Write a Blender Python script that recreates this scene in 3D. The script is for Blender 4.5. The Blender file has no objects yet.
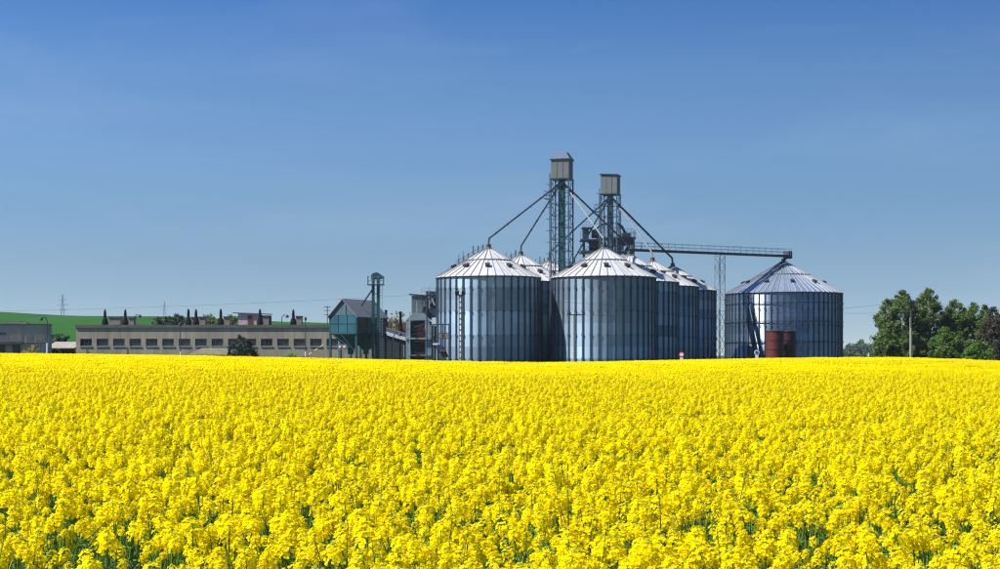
import bpy, math, random
import numpy as np
from mathutils import Vector, Matrix, Euler
R_ = math.radians
rnd = random.Random(7)
rng = np.random.default_rng(11)
scene = bpy.context.scene
col = scene.collection

# ------------------------------------------------------------------ camera
EYE, F, HY = 2.0, 1600.0, 354.0          # eye height, focal length in photo pixels, horizon row
cam = bpy.data.cameras.new('camera'); camo = bpy.data.objects.new('camera', cam); col.objects.link(camo)
camo.location = (0, 0, EYE); camo.rotation_euler = (R_(90), 0, 0)
cam.sensor_width = 36; cam.lens = 36 * F / 1000.0; cam.shift_y = (HY - 284.5) / 1000.0
cam.clip_start = 0.1; cam.clip_end = 8000
scene.camera = camo

# ------------------------------------------------------------------ light
SUN_AZ, SUN_EL = 75.0, 50.0               # degrees to the left of the direction facing the camera
ts = Vector((-math.sin(R_(SUN_AZ)) * math.cos(R_(SUN_EL)), -math.cos(R_(SUN_AZ)) * math.cos(R_(SUN_EL)), math.sin(R_(SUN_EL))))
w = bpy.data.worlds.new('World'); scene.world = w; w.use_nodes = True
nt = w.node_tree; bg = nt.nodes['Background']
sky = nt.nodes.new('ShaderNodeTexSky'); sky.sky_type = 'NISHITA'; sky.sun_disc = False
sky.sun_elevation = R_(SUN_EL); sky.sun_rotation = math.atan2(ts.x, ts.y)
sky.air_density = 1.0; sky.dust_density = 0.3; sky.ozone_density = 1.0; sky.altitude = 300
tc = nt.nodes.new('ShaderNodeTexCoord'); mp = nt.nodes.new('ShaderNodeMapping'); mp.vector_type = 'POINT'
mp.inputs['Scale'].default_value = (1, 1, 3.4); mp.inputs['Location'].default_value = (0, 0, 0.10)
nrm = nt.nodes.new('ShaderNodeVectorMath'); nrm.operation = 'NORMALIZE'
sep = nt.nodes.new('ShaderNodeSeparateXYZ'); mrz = nt.nodes.new('ShaderNodeMapRange'); mrz.inputs['From Max'].default_value = 0.30
ramp = nt.nodes.new('ShaderNodeValToRGB')    # air clarity: hazier grey low down, deeper blue higher up
el = ramp.color_ramp.elements; el[0].position = 0.0; el[0].color = (.80, .72, .61, 1); el[1].position = 1.0; el[1].color = (.40, .78, 1.15, 1)
for zpos, cc in ((.04, (.80, .80, .71)), (.065, (.83, .90, .81)), (.126, (.86, 1.07, 1.08)), (.172, (.73, 1.01, 1.15)), (.216, (.45, .79, 1.13))):
    e_ = el.new(zpos / .30); e_.color = (*cc, 1)
for e_ in el: e_.color = tuple(v / 1.2 for v in e_.color[:3]) + (1,)
hs = nt.nodes.new('ShaderNodeMix'); hs.data_type = 'RGBA'; hs.blend_type = 'MULTIPLY'; hs.inputs['Factor'].default_value = 1.0
nt.links.new(tc.outputs['Generated'], sep.inputs[0]); nt.links.new(sep.outputs['Z'], mrz.inputs['Value']); nt.links.new(mrz.outputs[0], ramp.inputs[0]); nt.links.new(ramp.outputs[0], hs.inputs['B'])
nt.links.new(tc.outputs['Generated'], mp.inputs[0]); nt.links.new(mp.outputs[0], nrm.inputs[0])
nt.links.new(nrm.outputs[0], sky.inputs[0]); nt.links.new(sky.outputs[0], hs.inputs['A']); 
cn = nt.nodes.new('ShaderNodeTexNoise'); cn.inputs['Scale'].default_value = 3.2; cn.inputs['Detail'].default_value = 9; cn.inputs['Roughness'].default_value = .62; cn.inputs['Distortion'].default_value = .5
cm = nt.nodes.new('ShaderNodeMapping'); cm.inputs['Scale'].default_value = (1, 1, 5.5); cm.inputs['Rotation'].default_value = (0, R_(9), 0)
cr_ = nt.nodes.new('ShaderNodeMapRange'); cr_.inputs['From Min'].default_value = .50; cr_.inputs['From Max'].default_value = .80; cr_.inputs['To Max'].default_value = .075
cx = nt.nodes.new('ShaderNodeMix'); cx.data_type = 'RGBA'; cx.inputs['B'].default_value = (4.6, 4.9, 5.4, 1)
nt.links.new(tc.outputs['Generated'], cm.inputs[0]); nt.links.new(cm.outputs[0], cn.inputs['Vector']); nt.links.new(cn.outputs['Fac'], cr_.inputs['Value']); nt.links.new(cr_.outputs[0], cx.inputs['Factor'])
nt.links.new(hs.outputs['Result'], cx.inputs['A']); nt.links.new(cx.outputs['Result'], bg.inputs[0])
bg.inputs[1].default_value = 0.096
sl = bpy.data.lights.new('sun', 'SUN'); so = bpy.data.objects.new('sun', sl); col.objects.link(so)
sl.energy = 5.0; sl.angle = R_(0.53); sl.color = (1.0, 0.95, 0.87)
so.rotation_euler = (-ts).to_track_quat('-Z', 'Y').to_euler()
so.location = (-60, -20, 80)
vs = scene.view_settings; vs.view_transform = 'Standard'; vs.look = 'None'; vs.exposure = 1.05; vs.gamma = 1.0
vs.use_curve_mapping = False
scene.cycles.use_denoising = True; scene.cycles.filter_width = 1.25; scene.cycles.use_adaptive_sampling = False
scene.cycles.max_bounces = 9; scene.cycles.transparent_max_bounces = 6
scene.cycles.diffuse_bounces = 7; scene.cycles.glossy_bounces = 3; scene.cycles.volume_bounces = 0

# ------------------------------------------------------------------ helpers
def P(px, py, D):
    return Vector(((px - 500) / F * D, D, EYE + (HY - py) / F * D))
def X(px, D): return (px - 500) / F * D
def Z(py, D): return EYE + (HY - py) / F * D

M = {}
def mat(name, color, rough=0.7, metal=0.0, var=0.12, scale=1.5, island=0.0, objvar=0.0, transl=0.0, aniso=0.0, stretch=None, bump=0.0, color2=None, spec=0.3):
    m = bpy.data.materials.new(name); m.use_nodes = True
    n, l = m.node_tree.nodes, m.node_tree.links
    b = n['Principled BSDF']; b.inputs['Roughness'].default_value = rough; b.inputs['Metallic'].default_value = metal
    b.inputs['Specular IOR Level'].default_value = spec
    tcn = n.new('ShaderNodeTexCoord'); src = tcn.outputs['Object']
    if stretch:
        mpn = n.new('ShaderNodeMapping'); mpn.inputs['Scale'].default_value = stretch
        l.new(src, mpn.inputs[0]); src = mpn.outputs[0]
    no = n.new('ShaderNodeTexNoise'); no.inputs['Scale'].default_value = scale; no.inputs['Detail'].default_value = 6
    no.inputs['Roughness'].default_value = 0.65
    l.new(src, no.inputs['Vector'])
    mr = n.new('ShaderNodeMapRange'); mr.inputs['From Min'].default_value = 0.3; mr.inputs['From Max'].default_value = 0.7
    mr.inputs['To Min'].default_value = 1 - var; mr.inputs['To Max'].default_value = 1 + var
    l.new(no.outputs['Fac'], mr.inputs['Value'])
    val = mr.outputs[0]
    def mul(a, srcout, amt):
        r = n.new('ShaderNodeMapRange'); r.inputs['To Min'].default_value = 1 - amt; r.inputs['To Max'].default_value = 1 + amt
        l.new(srcout, r.inputs['Value'])
        k = n.new('ShaderNodeMath'); k.operation = 'MULTIPLY'; l.new(a, k.inputs[0]); l.new(r.outputs[0], k.inputs[1])
        return k.outputs[0]
    if island:
        g = n.new('ShaderNodeNewGeometry'); val = mul(val, g.outputs['Random Per Island'], island)
    if objvar:
        oi = n.new('ShaderNodeObjectInfo'); val = mul(val, oi.outputs['Random'], objvar)
    vm = n.new('ShaderNodeVectorMath'); vm.operation = 'SCALE'
    if color2:
        mx = n.new('ShaderNodeMix'); mx.data_type = 'RGBA'
        mx.inputs['A'].default_value = (*color, 1); mx.inputs['B'].default_value = (*color2, 1)
        cr = n.new('ShaderNodeMapRange'); cr.inputs['From Min'].default_value = 0.42; cr.inputs['From Max'].default_value = 0.6
        n2 = n.new('ShaderNodeTexNoise'); n2.inputs['Scale'].default_value = scale * 0.37; n2.inputs['Detail'].default_value = 8
        l.new(src, n2.inputs['Vector'])
        l.new(n2.outputs['Fac'], cr.inputs['Value']); l.new(cr.outputs[0], mx.inputs['Factor'])
        l.new(mx.outputs['Result'], vm.inputs[0])
    else:
        vm.inputs[0].default_value = color
    l.new(val, vm.inputs['Scale']); l.new(vm.outputs[0], b.inputs['Base Color'])
    if aniso:
        b.inputs['Anisotropic'].default_value = aniso
        b.inputs['Anisotropic Rotation'].default_value = 0.25
        tg = n.new('ShaderNodeTangent'); tg.direction_type = 'RADIAL'; tg.axis = 'Z'
        l.new(tg.outputs[0], b.inputs['Tangent'])
    if bump:
        bp = n.new('ShaderNodeBump'); bp.inputs['Strength'].default_value = bump; l.new(no.outputs['Fac'], bp.inputs['Height'])
        l.new(bp.outputs[0], b.inputs['Normal'])
    if transl:
        t = n.new('ShaderNodeBsdfTranslucent'); l.new(vm.outputs[0], t.inputs['Color'])
        ms = n.new('ShaderNodeMixShader'); ms.inputs[0].default_value = transl
        out = n['Material Output']
        l.new(b.outputs[0], ms.inputs[1]); l.new(t.outputs[0], ms.inputs[2]); l.new(ms.outputs[0], out.inputs['Surface'])
    M[name] = m; return m

mat('silo_sheet', (0.245, 0.335, 0.44), 0.56, 0.82, 0.08, 0.8, island=0.08, objvar=0.36, aniso=0.5, stretch=(1, 1, .25))
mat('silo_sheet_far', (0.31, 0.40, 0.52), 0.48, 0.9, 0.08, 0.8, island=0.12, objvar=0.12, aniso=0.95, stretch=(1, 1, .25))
mat('silo_rib', (0.06, 0.085, 0.118), 0.5, 0.7, 0.1, 1.0)
mat('roof_sheet', (0.54, 0.54, 0.545), 0.42, 0.35, 0.10, 1.2, objvar=0.12)
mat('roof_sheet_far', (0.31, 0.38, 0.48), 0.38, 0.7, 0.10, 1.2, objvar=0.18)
mat('roof_seam', (0.30, 0.30, 0.31), 0.5, 0.4, 0.1)
mat('roof_band', (0.07, 0.075, 0.08), 0.6, 0.4, 0.15, 4)
mat('vent_dark', (0.03, 0.035, 0.04), 0.6, 0.2)
mat('galv', (0.33, 0.36, 0.39), 0.45, 0.6, 0.12, 2)
mat('galv_light', (0.36, 0.37, 0.37), 0.45, 0.4, 0.12, 2)
mat('steel_dark', (0.045, 0.06, 0.08), 0.5, 0.4, 0.15, 2)
mat('steel_blue', (0.042, 0.072, 0.10), 0.5, 0.4, 0.15, 2)
mat('elevator_teal', (0.008, 0.068, 0.078), 0.5, 0.1, 0.2, 1.5)
mat('cabin_cream', (0.105, 0.123, 0.130), 0.65, 0.0, 0.08, 1.5)
mat('cabin_roof', (0.05, 0.075, 0.12), 0.4, 0.5, 0.08, 1.5)
mat('tank_red', (0.085, 0.019, 0.016), 0.6, 0.0, 0.2, 1.0, stretch=(1, 1, .3))
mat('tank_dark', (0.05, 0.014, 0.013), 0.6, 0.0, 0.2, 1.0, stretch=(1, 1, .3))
mat('concrete_beige', (0.335, 0.292, 0.222), 0.9, 0, 0.24, 1.1, stretch=(1, 1, .18), bump=.1, spec=.1, color2=(0.28, 0.246, 0.19))
mat('concrete_grey', (0.36, 0.31, 0.27), 0.9, 0, 0.2, 0.6, stretch=(1, 1, .4), bump=.1, spec=.1)
mat('cornice', (0.12, 0.115, 0.105), 0.9, 0, 0.2, 1.0, spec=.1)
mat('roof_felt', (0.09, 0.085, 0.08), 0.95, 0, 0.2, 0.5, spec=.1)
mat('glass_dark', (0.022, 0.032, 0.045), 0.15, 0, 0.25, 0.5, objvar=0.35, spec=.5)
mat('window_frame', (0.07, 0.075, 0.08), 0.6)
mat('sill', (0.32, 0.30, 0.27), 0.8)
mat('teal_panel', (0.018, 0.078, 0.110), 0.5, 0.1, 0.2, 1.0, objvar=0.2, stretch=(1, 1, .4))
mat('teal_hopper', (0.012, 0.068, 0.075), 0.5, 0.1, 0.25, 1.2)
mat('teal_gable', (0.065, 0.11, 0.135), 0.6, 0.1, 0.2, 1.2)
mat('rust', (0.12, 0.07, 0.045), 0.8, 0, 0.3, 1.5, stretch=(1, 1, .4))
mat('dark_panel', (0.045, 0.062, 0.072), 0.6, 0, 0.3, 1.5)
mat('slate_roof', (0.15, 0.155, 0.17), 0.75, 0, 0.2, 1.5)
mat('white_paint', (0.62, 0.64, 0.66), 0.6, 0, 0.08, 1.5)
mat('pale_blue', (0.22, 0.275, 0.315), 0.55, 0.1, 0.12, 1.2)
mat('maroon', (0.04, 0.010, 0.017), 0.6, 0, 0.2, 2)
mat('dark_green_wall', (0.032, 0.042, 0.048), 0.7, 0, 0.2, 1)
mat('concrete_pole', (0.22, 0.21, 0.195), 0.85, 0, 0.15, 2)
mat('wood_dark', (0.035, 0.03, 0.027), 0.8, 0, 0.2, 3)
mat('wire', (0.10, 0.11, 0.12), 0.4, 0.6)
mat('sign_red', (0.5, 0.02, 0.03), 0.5); mat('sign_white', (0.75, 0.75, 0.75), 0.5, 0, .03); mat('sign_blue', (0.03, 0.10, 0.28), 0.5)
mat('red_paint', (0.26, 0.045, 0.04), 0.5); mat('blue_paint', (0.02, 0.05, 0.13), 0.5); mat('black_rubber', (0.012, 0.012, 0.012), 0.8)
mat('hut_plaster', (0.42, 0.33, 0.33), 0.9, 0, 0.25, 2, stretch=(1, 1, .4)); mat('hut_door', (0.12, 0.04, 0.022), 0.7); mat('hut_side', (0.035, 0.045, 0.075), 0.8)
mat('vent_housing', (0.23, 0.20, 0.17), 0.9, 0, .2, 1)
mat('bark', (0.10, 0.085, 0.07), 0.95, 0, 0.3, 4); mat('bark_birch', (0.40, 0.38, 0.34), 0.9, 0, 0.4, 3)
mat('leaf_birch', (0.090, 0.148, 0.032), 0.55, 0, .15, 1, island=.4, transl=.35)
mat('leaf_light', (0.085, 0.165, 0.025), 0.55, 0, .15, 1, island=.4, transl=.35)
mat('leaf_dark', (0.028, 0.042, 0.018), 0.6, 0, .15, 1, island=.4, transl=.25)
mat('leaf_pine', (0.016, 0.034, 0.020), 0.6, 0, .15, 1, island=.4, transl=.1)
mat('leaf_purple', (0.058, 0.056, 0.028), 0.6, 0, .15, 1, island=.4, transl=.3)
mat('leaf_tan', (0.22, 0.20, 0.10), 0.7, 0, .15, 1, island=.4, transl=.3)
mat('leaf_bright', (0.11, 0.24, 0.02), 0.6, 0, .15, 1, island=.3, transl=.35)
mat('leaf_yellow', (0.28, 0.23, 0.06), 0.7, 0, .15, 1, island=.4, transl=.3)
mat('leaf_far', (0.035, 0.075, 0.035), 0.7, 0, .15, .2, island=.4)
mat('hill_green', (0.008, 0.056, 0.001), 0.9, 0, 0.25, 0.03, color2=(0.011, 0.064, 0.002), stretch=(1, .2, 1), spec=.05)
mat('ground_soil', (0.030, 0.055, 0.014), 0.95, 0, 0.3, 0.5, color2=(0.05, 0.065, 0.022), spec=.05)
mat('petal', (0.94, 0.765, 0.002), 0.6, 0, 0.04, 5, island=.12, objvar=.08, transl=.58, spec=.0)
mat('bud', (0.30, 0.36, 0.03), 0.6, 0, 0.1, 5, island=.2, transl=.2, spec=.1)
mat('rape_green', (0.11, 0.21, 0.035), 0.6, 0, 0.2, 5, island=.3, objvar=.2, transl=.25, spec=.2)

mat('spout_grey', (0.20, 0.20, 0.20), 0.6, 0.2, 0.12, 2)
mat('stack_black', (0.008, 0.012, 0.012), 0.9, 0, .2, 2, spec=.05)
mat('mound', (0.13, 0.12, 0.09), 0.95, 0, .25, 1.0, spec=.05)

class MB:
    def __init__(s): s.v = []; s.f = []; s.m = []
    def poly(s, pts, m=0):
        k = len(s.v); s.v += [tuple(p) for p in pts]; s.f.append(tuple(range(k, k + len(pts)))); s.m.append(m); return s
    def box(s, c, d, rz=0, m=0, rx=0, ry=0):
        k = len(s.v); mt = Euler((rx, ry, rz)).to_matrix(); c = Vector(c)
        for x in (-.5, .5):
            for y in (-.5, .5):
                for z in (-.5, .5): s.v.append(tuple(c + mt @ Vector((x * d[0], y * d[1], z * d[2]))))
        for q in ((0, 1, 3, 2), (4, 6, 7, 5), (0, 4, 5, 1), (2, 3, 7, 6), (0, 2, 6, 4), (1, 5, 7, 3)):
            s.f.append(tuple(k + i for i in q)); s.m.append(m)
        return s
    def b2(s, x0, x1, y0, y1, z0, z1, m=0):
        return s.box(((x0 + x1) / 2, (y0 + y1) / 2, (z0 + z1) / 2), (x1 - x0, y1 - y0, z1 - z0), m=m)
    def tube(s, p0, p1, r0, r1=None, n=6, m=0):
        p0, p1 = Vector(p0), Vector(p1); r1 = r0 if r1 is None else r1
        d = (p1 - p0); q = d.to_track_quat('Z', 'Y') if d.length > 1e-9 else Euler().to_quaternion(); k = len(s.v)
        for p, r in ((p0, r0), (p1, r1)):
            for i in range(n):
                a = 2 * math.pi * (i + .5) / n; s.v.append(tuple(p + q @ Vector((r * math.cos(a), r * math.sin(a), 0))))
        for i in range(n):
            j = (i + 1) % n; s.f.append((k + i, k + j, k + n + j, k + n + i)); s.m.append(m)
        s.f.append(tuple(k + i for i in reversed(range(n)))); s.m.append(m)
        s.f.append(tuple(k + n + i for i in range(n))); s.m.append(m)
        return s
    def path(s, pts, rs, n=6, m=0):
        if not hasattr(rs, '__len__'): rs = [rs] * len(pts)
        for i in range(len(pts) - 1): s.tube(pts[i], pts[i + 1], rs[i], rs[i + 1], n, m)
        return s
    def lathe(s, prof, n=32, c=(0, 0, 0), m=0):
        k = len(s.v); L = len(prof)
        for i in range(n):
            a = 2 * math.pi * i / n
            for r, z in prof: s.v.append((c[0] + r * math.cos(a), c[1] + r * math.sin(a), c[2] + z))
        for i in range(n):
            j = (i + 1) % n
            for q in range(L - 1):
                s.f.append((k + i * L + q, k + j * L + q, k + j * L + q + 1, k + i * L + q + 1)); s.m.append(m)
        return s
    def mesh(s, name, mats, smooth=False):
        me = bpy.data.meshes.new(name); me.from_pydata(s.v, [], s.f)
        for x in mats: me.materials.append(M[x])
        if len(mats) > 1: me.polygons.foreach_set('material_index', s.m)
        if smooth: me.polygons.foreach_set('use_smooth', [True] * len(s.f))
        me.update(); return me
    def build(s, name, mats, parent=None, loc=(0, 0, 0), rz=0, smooth=False):
        if isinstance(mats, str): mats = [mats]
        return link(name, s.mesh(name, mats, smooth), parent, loc, rz)
def link(name, me, parent=None, loc=(0, 0, 0), rz=0):
    o = bpy.data.objects.new(name, me); col.objects.link(o); o.parent = parent; o.location = loc; o.rotation_euler = (0, 0, rz); return o
def tag(o, label=None, cat=None, group=None, kind=None):
    if label: o['label'] = label
    if cat: o['category'] = cat
    if group: o['group'] = group
    if kind: o['kind'] = kind
    return o
def thing(name, label, cat, loc=(0, 0, 0), rz=0, group=None):
    return tag(link(name, None, None, loc, rz), label, cat, group)
def sstep(a, b, x):
    t = np.clip((np.asarray(x, float) - a) / (b - a), 0, 1); return t * t * (3 - 2 * t)

# ------------------------------------------------------------------ terrain
EX = [-400, 0, 75, 200, 300, 400, 480, 550, 620, 700, 770, 840, 900, 950, 1000, 1400]
EYR = [351, 353.5, 354.2, 356, 358, 360, 361.6, 362.5, 361.5, 359.7, 358.5, 357.6, 357.6, 359, 361, 366]
DE = 178.0; RH = 1.16
def gz(x, y):
    x = np.asarray(x, float); y = np.asarray(y, float)
    px = 500 + F * x / np.maximum(y, 5.0)
    edge = EYE + (HY - np.interp(px, EX, EYR)) * DE / F - RH
    e = edge * sstep(15, DE, y) * (1 - sstep(DE + 2, DE + 14, y))
    dip = -0.35 * np.exp(-((y - 105) / 28.0) ** 2) * sstep(700, 930, px)
    und = 0.05 * np.sin(x * .21 + y * .05) * sstep(20, 60, y) * (1 - sstep(120, 170, y))
    return e + dip + und
def gzf(x, y): return float(gz(x, y))
xs = np.concatenate([np.linspace(-1450, -260, 14), np.linspace(-220, 220, 111), np.linspace(260, 1450, 14)])
ys = np.concatenate([[-26, -10], np.linspace(0, 240, 121), np.geomspace(260, 1625, 22)])
gx, gy = np.meshgrid(xs, ys); gzv = gz(gx, gy)
V = np.stack([gx.ravel(), gy.ravel(), gzv.ravel()], 1); nx = len(xs)
Fc = [(j * nx + i, j * nx + i + 1, (j + 1) * nx + i + 1, (j + 1) * nx + i) for j in range(len(ys) - 1) for i in range(nx - 1)]
me = bpy.data.meshes.new('ground'); me.from_pydata(V.tolist(), [], Fc); me.materials.append(M['ground_soil'])
me.polygons.foreach_set('use_smooth', [True] * len(Fc)); tag(link('ground', me), kind='structure')
# green hill beyond the farm
DC = 900.0
HX = [-900, -200, 0, 75, 170, 300, 330, 430, 560, 700, 840]; HYR = [296, 307, 312, 315.2, 317.2, 321.6, 323, 327, 350, 375, 390]
hv = []; hf = []; cols_ = np.linspace(-900, 620, 78); rows = np.concatenate([np.linspace(320, 900, 24), np.linspace(960, 1500, 8)])
for Dy in rows:
    for px in cols_:
        crest = EYE + (HY - np.interp(px, HX, HYR)) * DC / F
        t = (Dy - 320) / 580.0
        z = -1.0 + (crest + 1.0) * (t ** 0.95) if t <= 1 else crest - (t - 1) * 14
        hv.append((X(px, DC) * (0.5 + 0.5 * Dy / DC), Dy, max(-1.5, z) + .35 * math.sin(px * .03 + Dy * .01)))
n_ = len(cols_)
hf = [(j * n_ + i, j * n_ + i + 1, (j + 1) * n_ + i + 1, (j + 1) * n_ + i) for j in range(len(rows) - 1) for i in range(n_ - 1)]
me = bpy.data.meshes.new('hill'); me.from_pydata(hv, [], hf); me.materials.append(M['hill_green'])
me.polygons.foreach_set('use_smooth', [True] * len(hf)); tag(link('hill', me), kind='structure')

# ------------------------------------------------------------------ silos
_cache = {}
def silo_meshes(key, R, H, nr, nring, rh, far):
    if key in _cache: return _cache[key]
    c = {}; h = H / nring; da = 2 * math.pi / nr
    mb = MB()
    for i in range(nr):
        k = len(mb.v)
        for q in range(4):
            a = (i + q / 3) * da
            for z in (0, h): mb.v.append((R * math.sin(a), -R * math.cos(a), z))
        for q in range(3): mb.f.append((k + 2 * q, k + 2 * q + 2, k + 2 * q + 3, k + 2 * q + 1)); mb.m.append(0)
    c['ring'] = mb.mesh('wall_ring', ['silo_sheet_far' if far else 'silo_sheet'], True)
    wr = .18 if not far else .16
    mb = MB(); mb.b2(-wr / 2, wr / 2, -R - .12, -R - .004, 0.02, H - .05)
    for z in np.arange(H / nring, H - .2, H / nring * 2): mb.b2(-wr * .75, wr * .75, -R - .15, -R - .003, z - .16, z + .16)
    c['rib'] = mb.mesh('stiffener', ['silo_rib'])
    rm = .44 * R; ro = R + .18; rt = .045 * R
    zf = lambda r: H + .02 + rh * (1 - r / ro)
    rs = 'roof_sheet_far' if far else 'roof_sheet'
    def panel(r0, r1, n, up, seamw):
        a = math.pi / n; mb = MB(); pts = []
        k = 0
        def pt(r, ang, dz=0): return (r * math.sin(ang), -r * math.cos(ang), zf(r) + up + dz)
        e = .012
        mb.poly([pt(r0, -a), pt(r1, -a), pt(r1, 0, e), pt(r0, 0, e)]); mb.poly([pt(r0, 0, e), pt(r1, 0, e), pt(r1, a), pt(r0, a)])
        mb.poly([pt(r1, -a, -.06), pt(r1, 0, -.06), pt(r1, 0, e), pt(r1, -a)]); mb.poly([pt(r1, 0, -.06), pt(r1, a, -.06), pt(r1, a), pt(r1, 0, e)])
        s0, s1 = a - seamw / r0 / 2 * .6, a - seamw / r1 / 2
        s2, s3 = a + seamw / r0 / 2 * .6, a + seamw / r1 / 2
        hh = .11
        mb.poly([pt(r0, s0, hh), pt(r1, s1, hh), pt(r1, s3, hh), pt(r0, s2, hh)], 1)
        mb.poly([pt(r0, s0, 0), pt(r1, s1, 0), pt(r1, s1, hh), pt(r0, s0, hh)], 1)
        mb.poly([pt(r0, s2, hh), pt(r1, s3, hh), pt(r1, s3, 0), pt(r0, s2, 0)], 1)
        mb.poly([pt(r1, s1, 0), pt(r1, s3, 0), pt(r1, s3, hh), pt(r1, s1, hh)], 1)
        return mb.mesh('roof_panel', [rs, 'roof_seam'])
    c['lower'] = panel(rm, ro, nr, 0, .10); c['upper'] = panel(rt, rm + .12, nr // 2, .09, .10)
    mb = MB(); mb.lathe([(rm + .20, zf(rm + .20) - .02), (rm + .19, zf(rm + .19) + .12), (rm + .10, zf(rm + .10) + .14), (rm + .08, zf(rm) - .05)], nr); c['band'] = mb.mesh('roof_band', ['roof_band'])
    mb = MB(); mb.lathe([(R - .02, H - .14), (R + .16, H - .14), (R + .20, H + .0), (R + .02, H + .02)], nr); c['eave'] = mb.mesh('eave_trim', ['steel_dark'], True)
    mb = MB(); mb.lathe([(R + .003, -.1), (R + .25, -.1), (R + .25, .35), (R + .003, .35)], nr); c['foot'] = mb.mesh('foundation', ['concrete_grey'])
    zt = zf(rt) + .05
    mb = MB(); mb.lathe([(rt + .22, zt - .12), (rt + .22, zt + .06), (rt + .05, zt + .16), (.32, zt + .2), (.32, zt + .55), (.0, zt + .6)], 20); c['cap'] = mb.mesh('roof_cap', ['roof_band']); c['ztop'] = zt + .55
    rv = .70 * R; sl_ = math.atan2(rh, ro); mb = MB()      # hooded vent facing down the slope
    mb.box((0, -rv, zf(rv) + .14), (.5, .6, .34), rx=sl_, m=0)
    mb.box((0, -rv - .06, zf(rv) + .32), (.62, .7, .05), rx=sl_ - .1, m=0)
    c['vent'] = mb.mesh('roof_vent', ['vent_dark', 'galv'])
    c['zf'] = zf; c['h'] = h; c['ro'] = ro; c['rm'] = rm; c['rt'] = rt
    _cache[key] = c; return c
def silo(label, px, D, R, H, nr, nring, rh, far=False, group='grain silos'):
    x = X(px, D); z0 = gzf(x, D)
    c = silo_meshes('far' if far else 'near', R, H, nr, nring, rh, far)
    t = thing('grain_silo', label, 'silo', (x, D, z0), R_(rnd.uniform(-3, 3)), group)
    for k in range(nring): link('wall_ring', c['ring'], t, (0, 0, k * c['h']), k * 2 * math.pi / nr * 3)
    for i in range(nr): link('stiffener', c['rib'], t, rz=i * 2 * math.pi / nr)
    link('foundation', c['foot'], t); link('eave_trim', c['eave'], t)
    for i in range(nr): link('roof_panel', c['lower'], t, rz=(i + .5) * 2 * math.pi / nr)
    for i in range(nr // 2): link('roof_panel', c['upper'], t, rz=i * 4 * math.pi / nr)
    link('roof_band', c['band'], t); link('roof_cap', c['cap'], t)
    nv = 10
    for i in range(nv): link('roof_vent', c['vent'], t, rz=i * 2 * math.pi / nv)
    # roof ladder with guard posts up the left flank
    mb = MB(); a = R_(-97); zf = c['zf']
    def rp(r, off, dz): return (r * math.sin(a) + off * math.cos(a), -r * math.cos(a) + off * math.sin(a), zf(r) + dz)
    for off in (-.3, .3):
        mb.tube(rp(c['ro'], off, .18), rp(c['rt'] + .3, off, .25), .03, n=4)
        mb.tube(rp(c['ro'] * .62, off, .6), rp(c['rt'] + .3, off, .65), .018, n=4)
        for r in np.arange(c['rt'] + .4, c['ro'] * .64, .62): mb.tube(rp(r, off, .0), rp(r, off, rnd.choice((.8, 1.0, 1.35))), .05, n=4)
    for r in np.arange(c['rt'] + .4, c['ro'], .33): mb.tube(rp(r, -.3, .2), rp(r, .3, .2), .02, n=4)
    if px < 590 and not far: mb.build('roof_ladder', 'steel_dark', t)
    if far:
        for z in (H * .34, H * .61, H * .86):
            MB().lathe([(R + .16, -.06), (R + .24, -.06), (R + .24, .06), (R + .16, .06)], nr).build('stiffening_hoop', 'silo_rib', t, (0, 0, z))
    t['apex'] = 0; del t['apex']
    return Vector((x, D, z0 + c['ztop']))
RS, HS, RHS = 6.44, 11.5, 3.75
def row(px0, k, st=33.7): # silo k of the row that starts at px0 (depth 200 m)
    r = 1 + .069 * k; xx = (px0 - 500) + st * k
    return 500 + xx / r, 200 * r
L, Rr = [], []
lab_l = ['galvanised silo standing leftmost of all, its left flank sunlit', 'second silo of the left row, its white roof half hidden by the leftmost silo',
         'third silo of the left row, only its cone top showing beside the tall teal shaft', 'hindmost silo of the left row, hidden behind the front silo of the right row']
lab_r = ['front silo of the right row, full face in view with lattice pole before it', 'second silo of the right row, right behind its front silo',
         'third silo of the right row, a dark spout reaching its roof tip', 'hindmost silo of the right row, nearest to the trestle']
for k in range(4): L.append(silo(lab_l[k], *row(488.5, k), RS, HS, 40, 8, RHS))
for k in range(4): Rr.append(silo(lab_r[k], *row(603.7, k, 34.9), RS, HS, 40, 8, RHS))
S9 = silo('widest silo, standing alone on the right with a bluish roof', 783.5, 253, 9.1, 11.5, 60, 9, 5.15, far=True)

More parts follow.
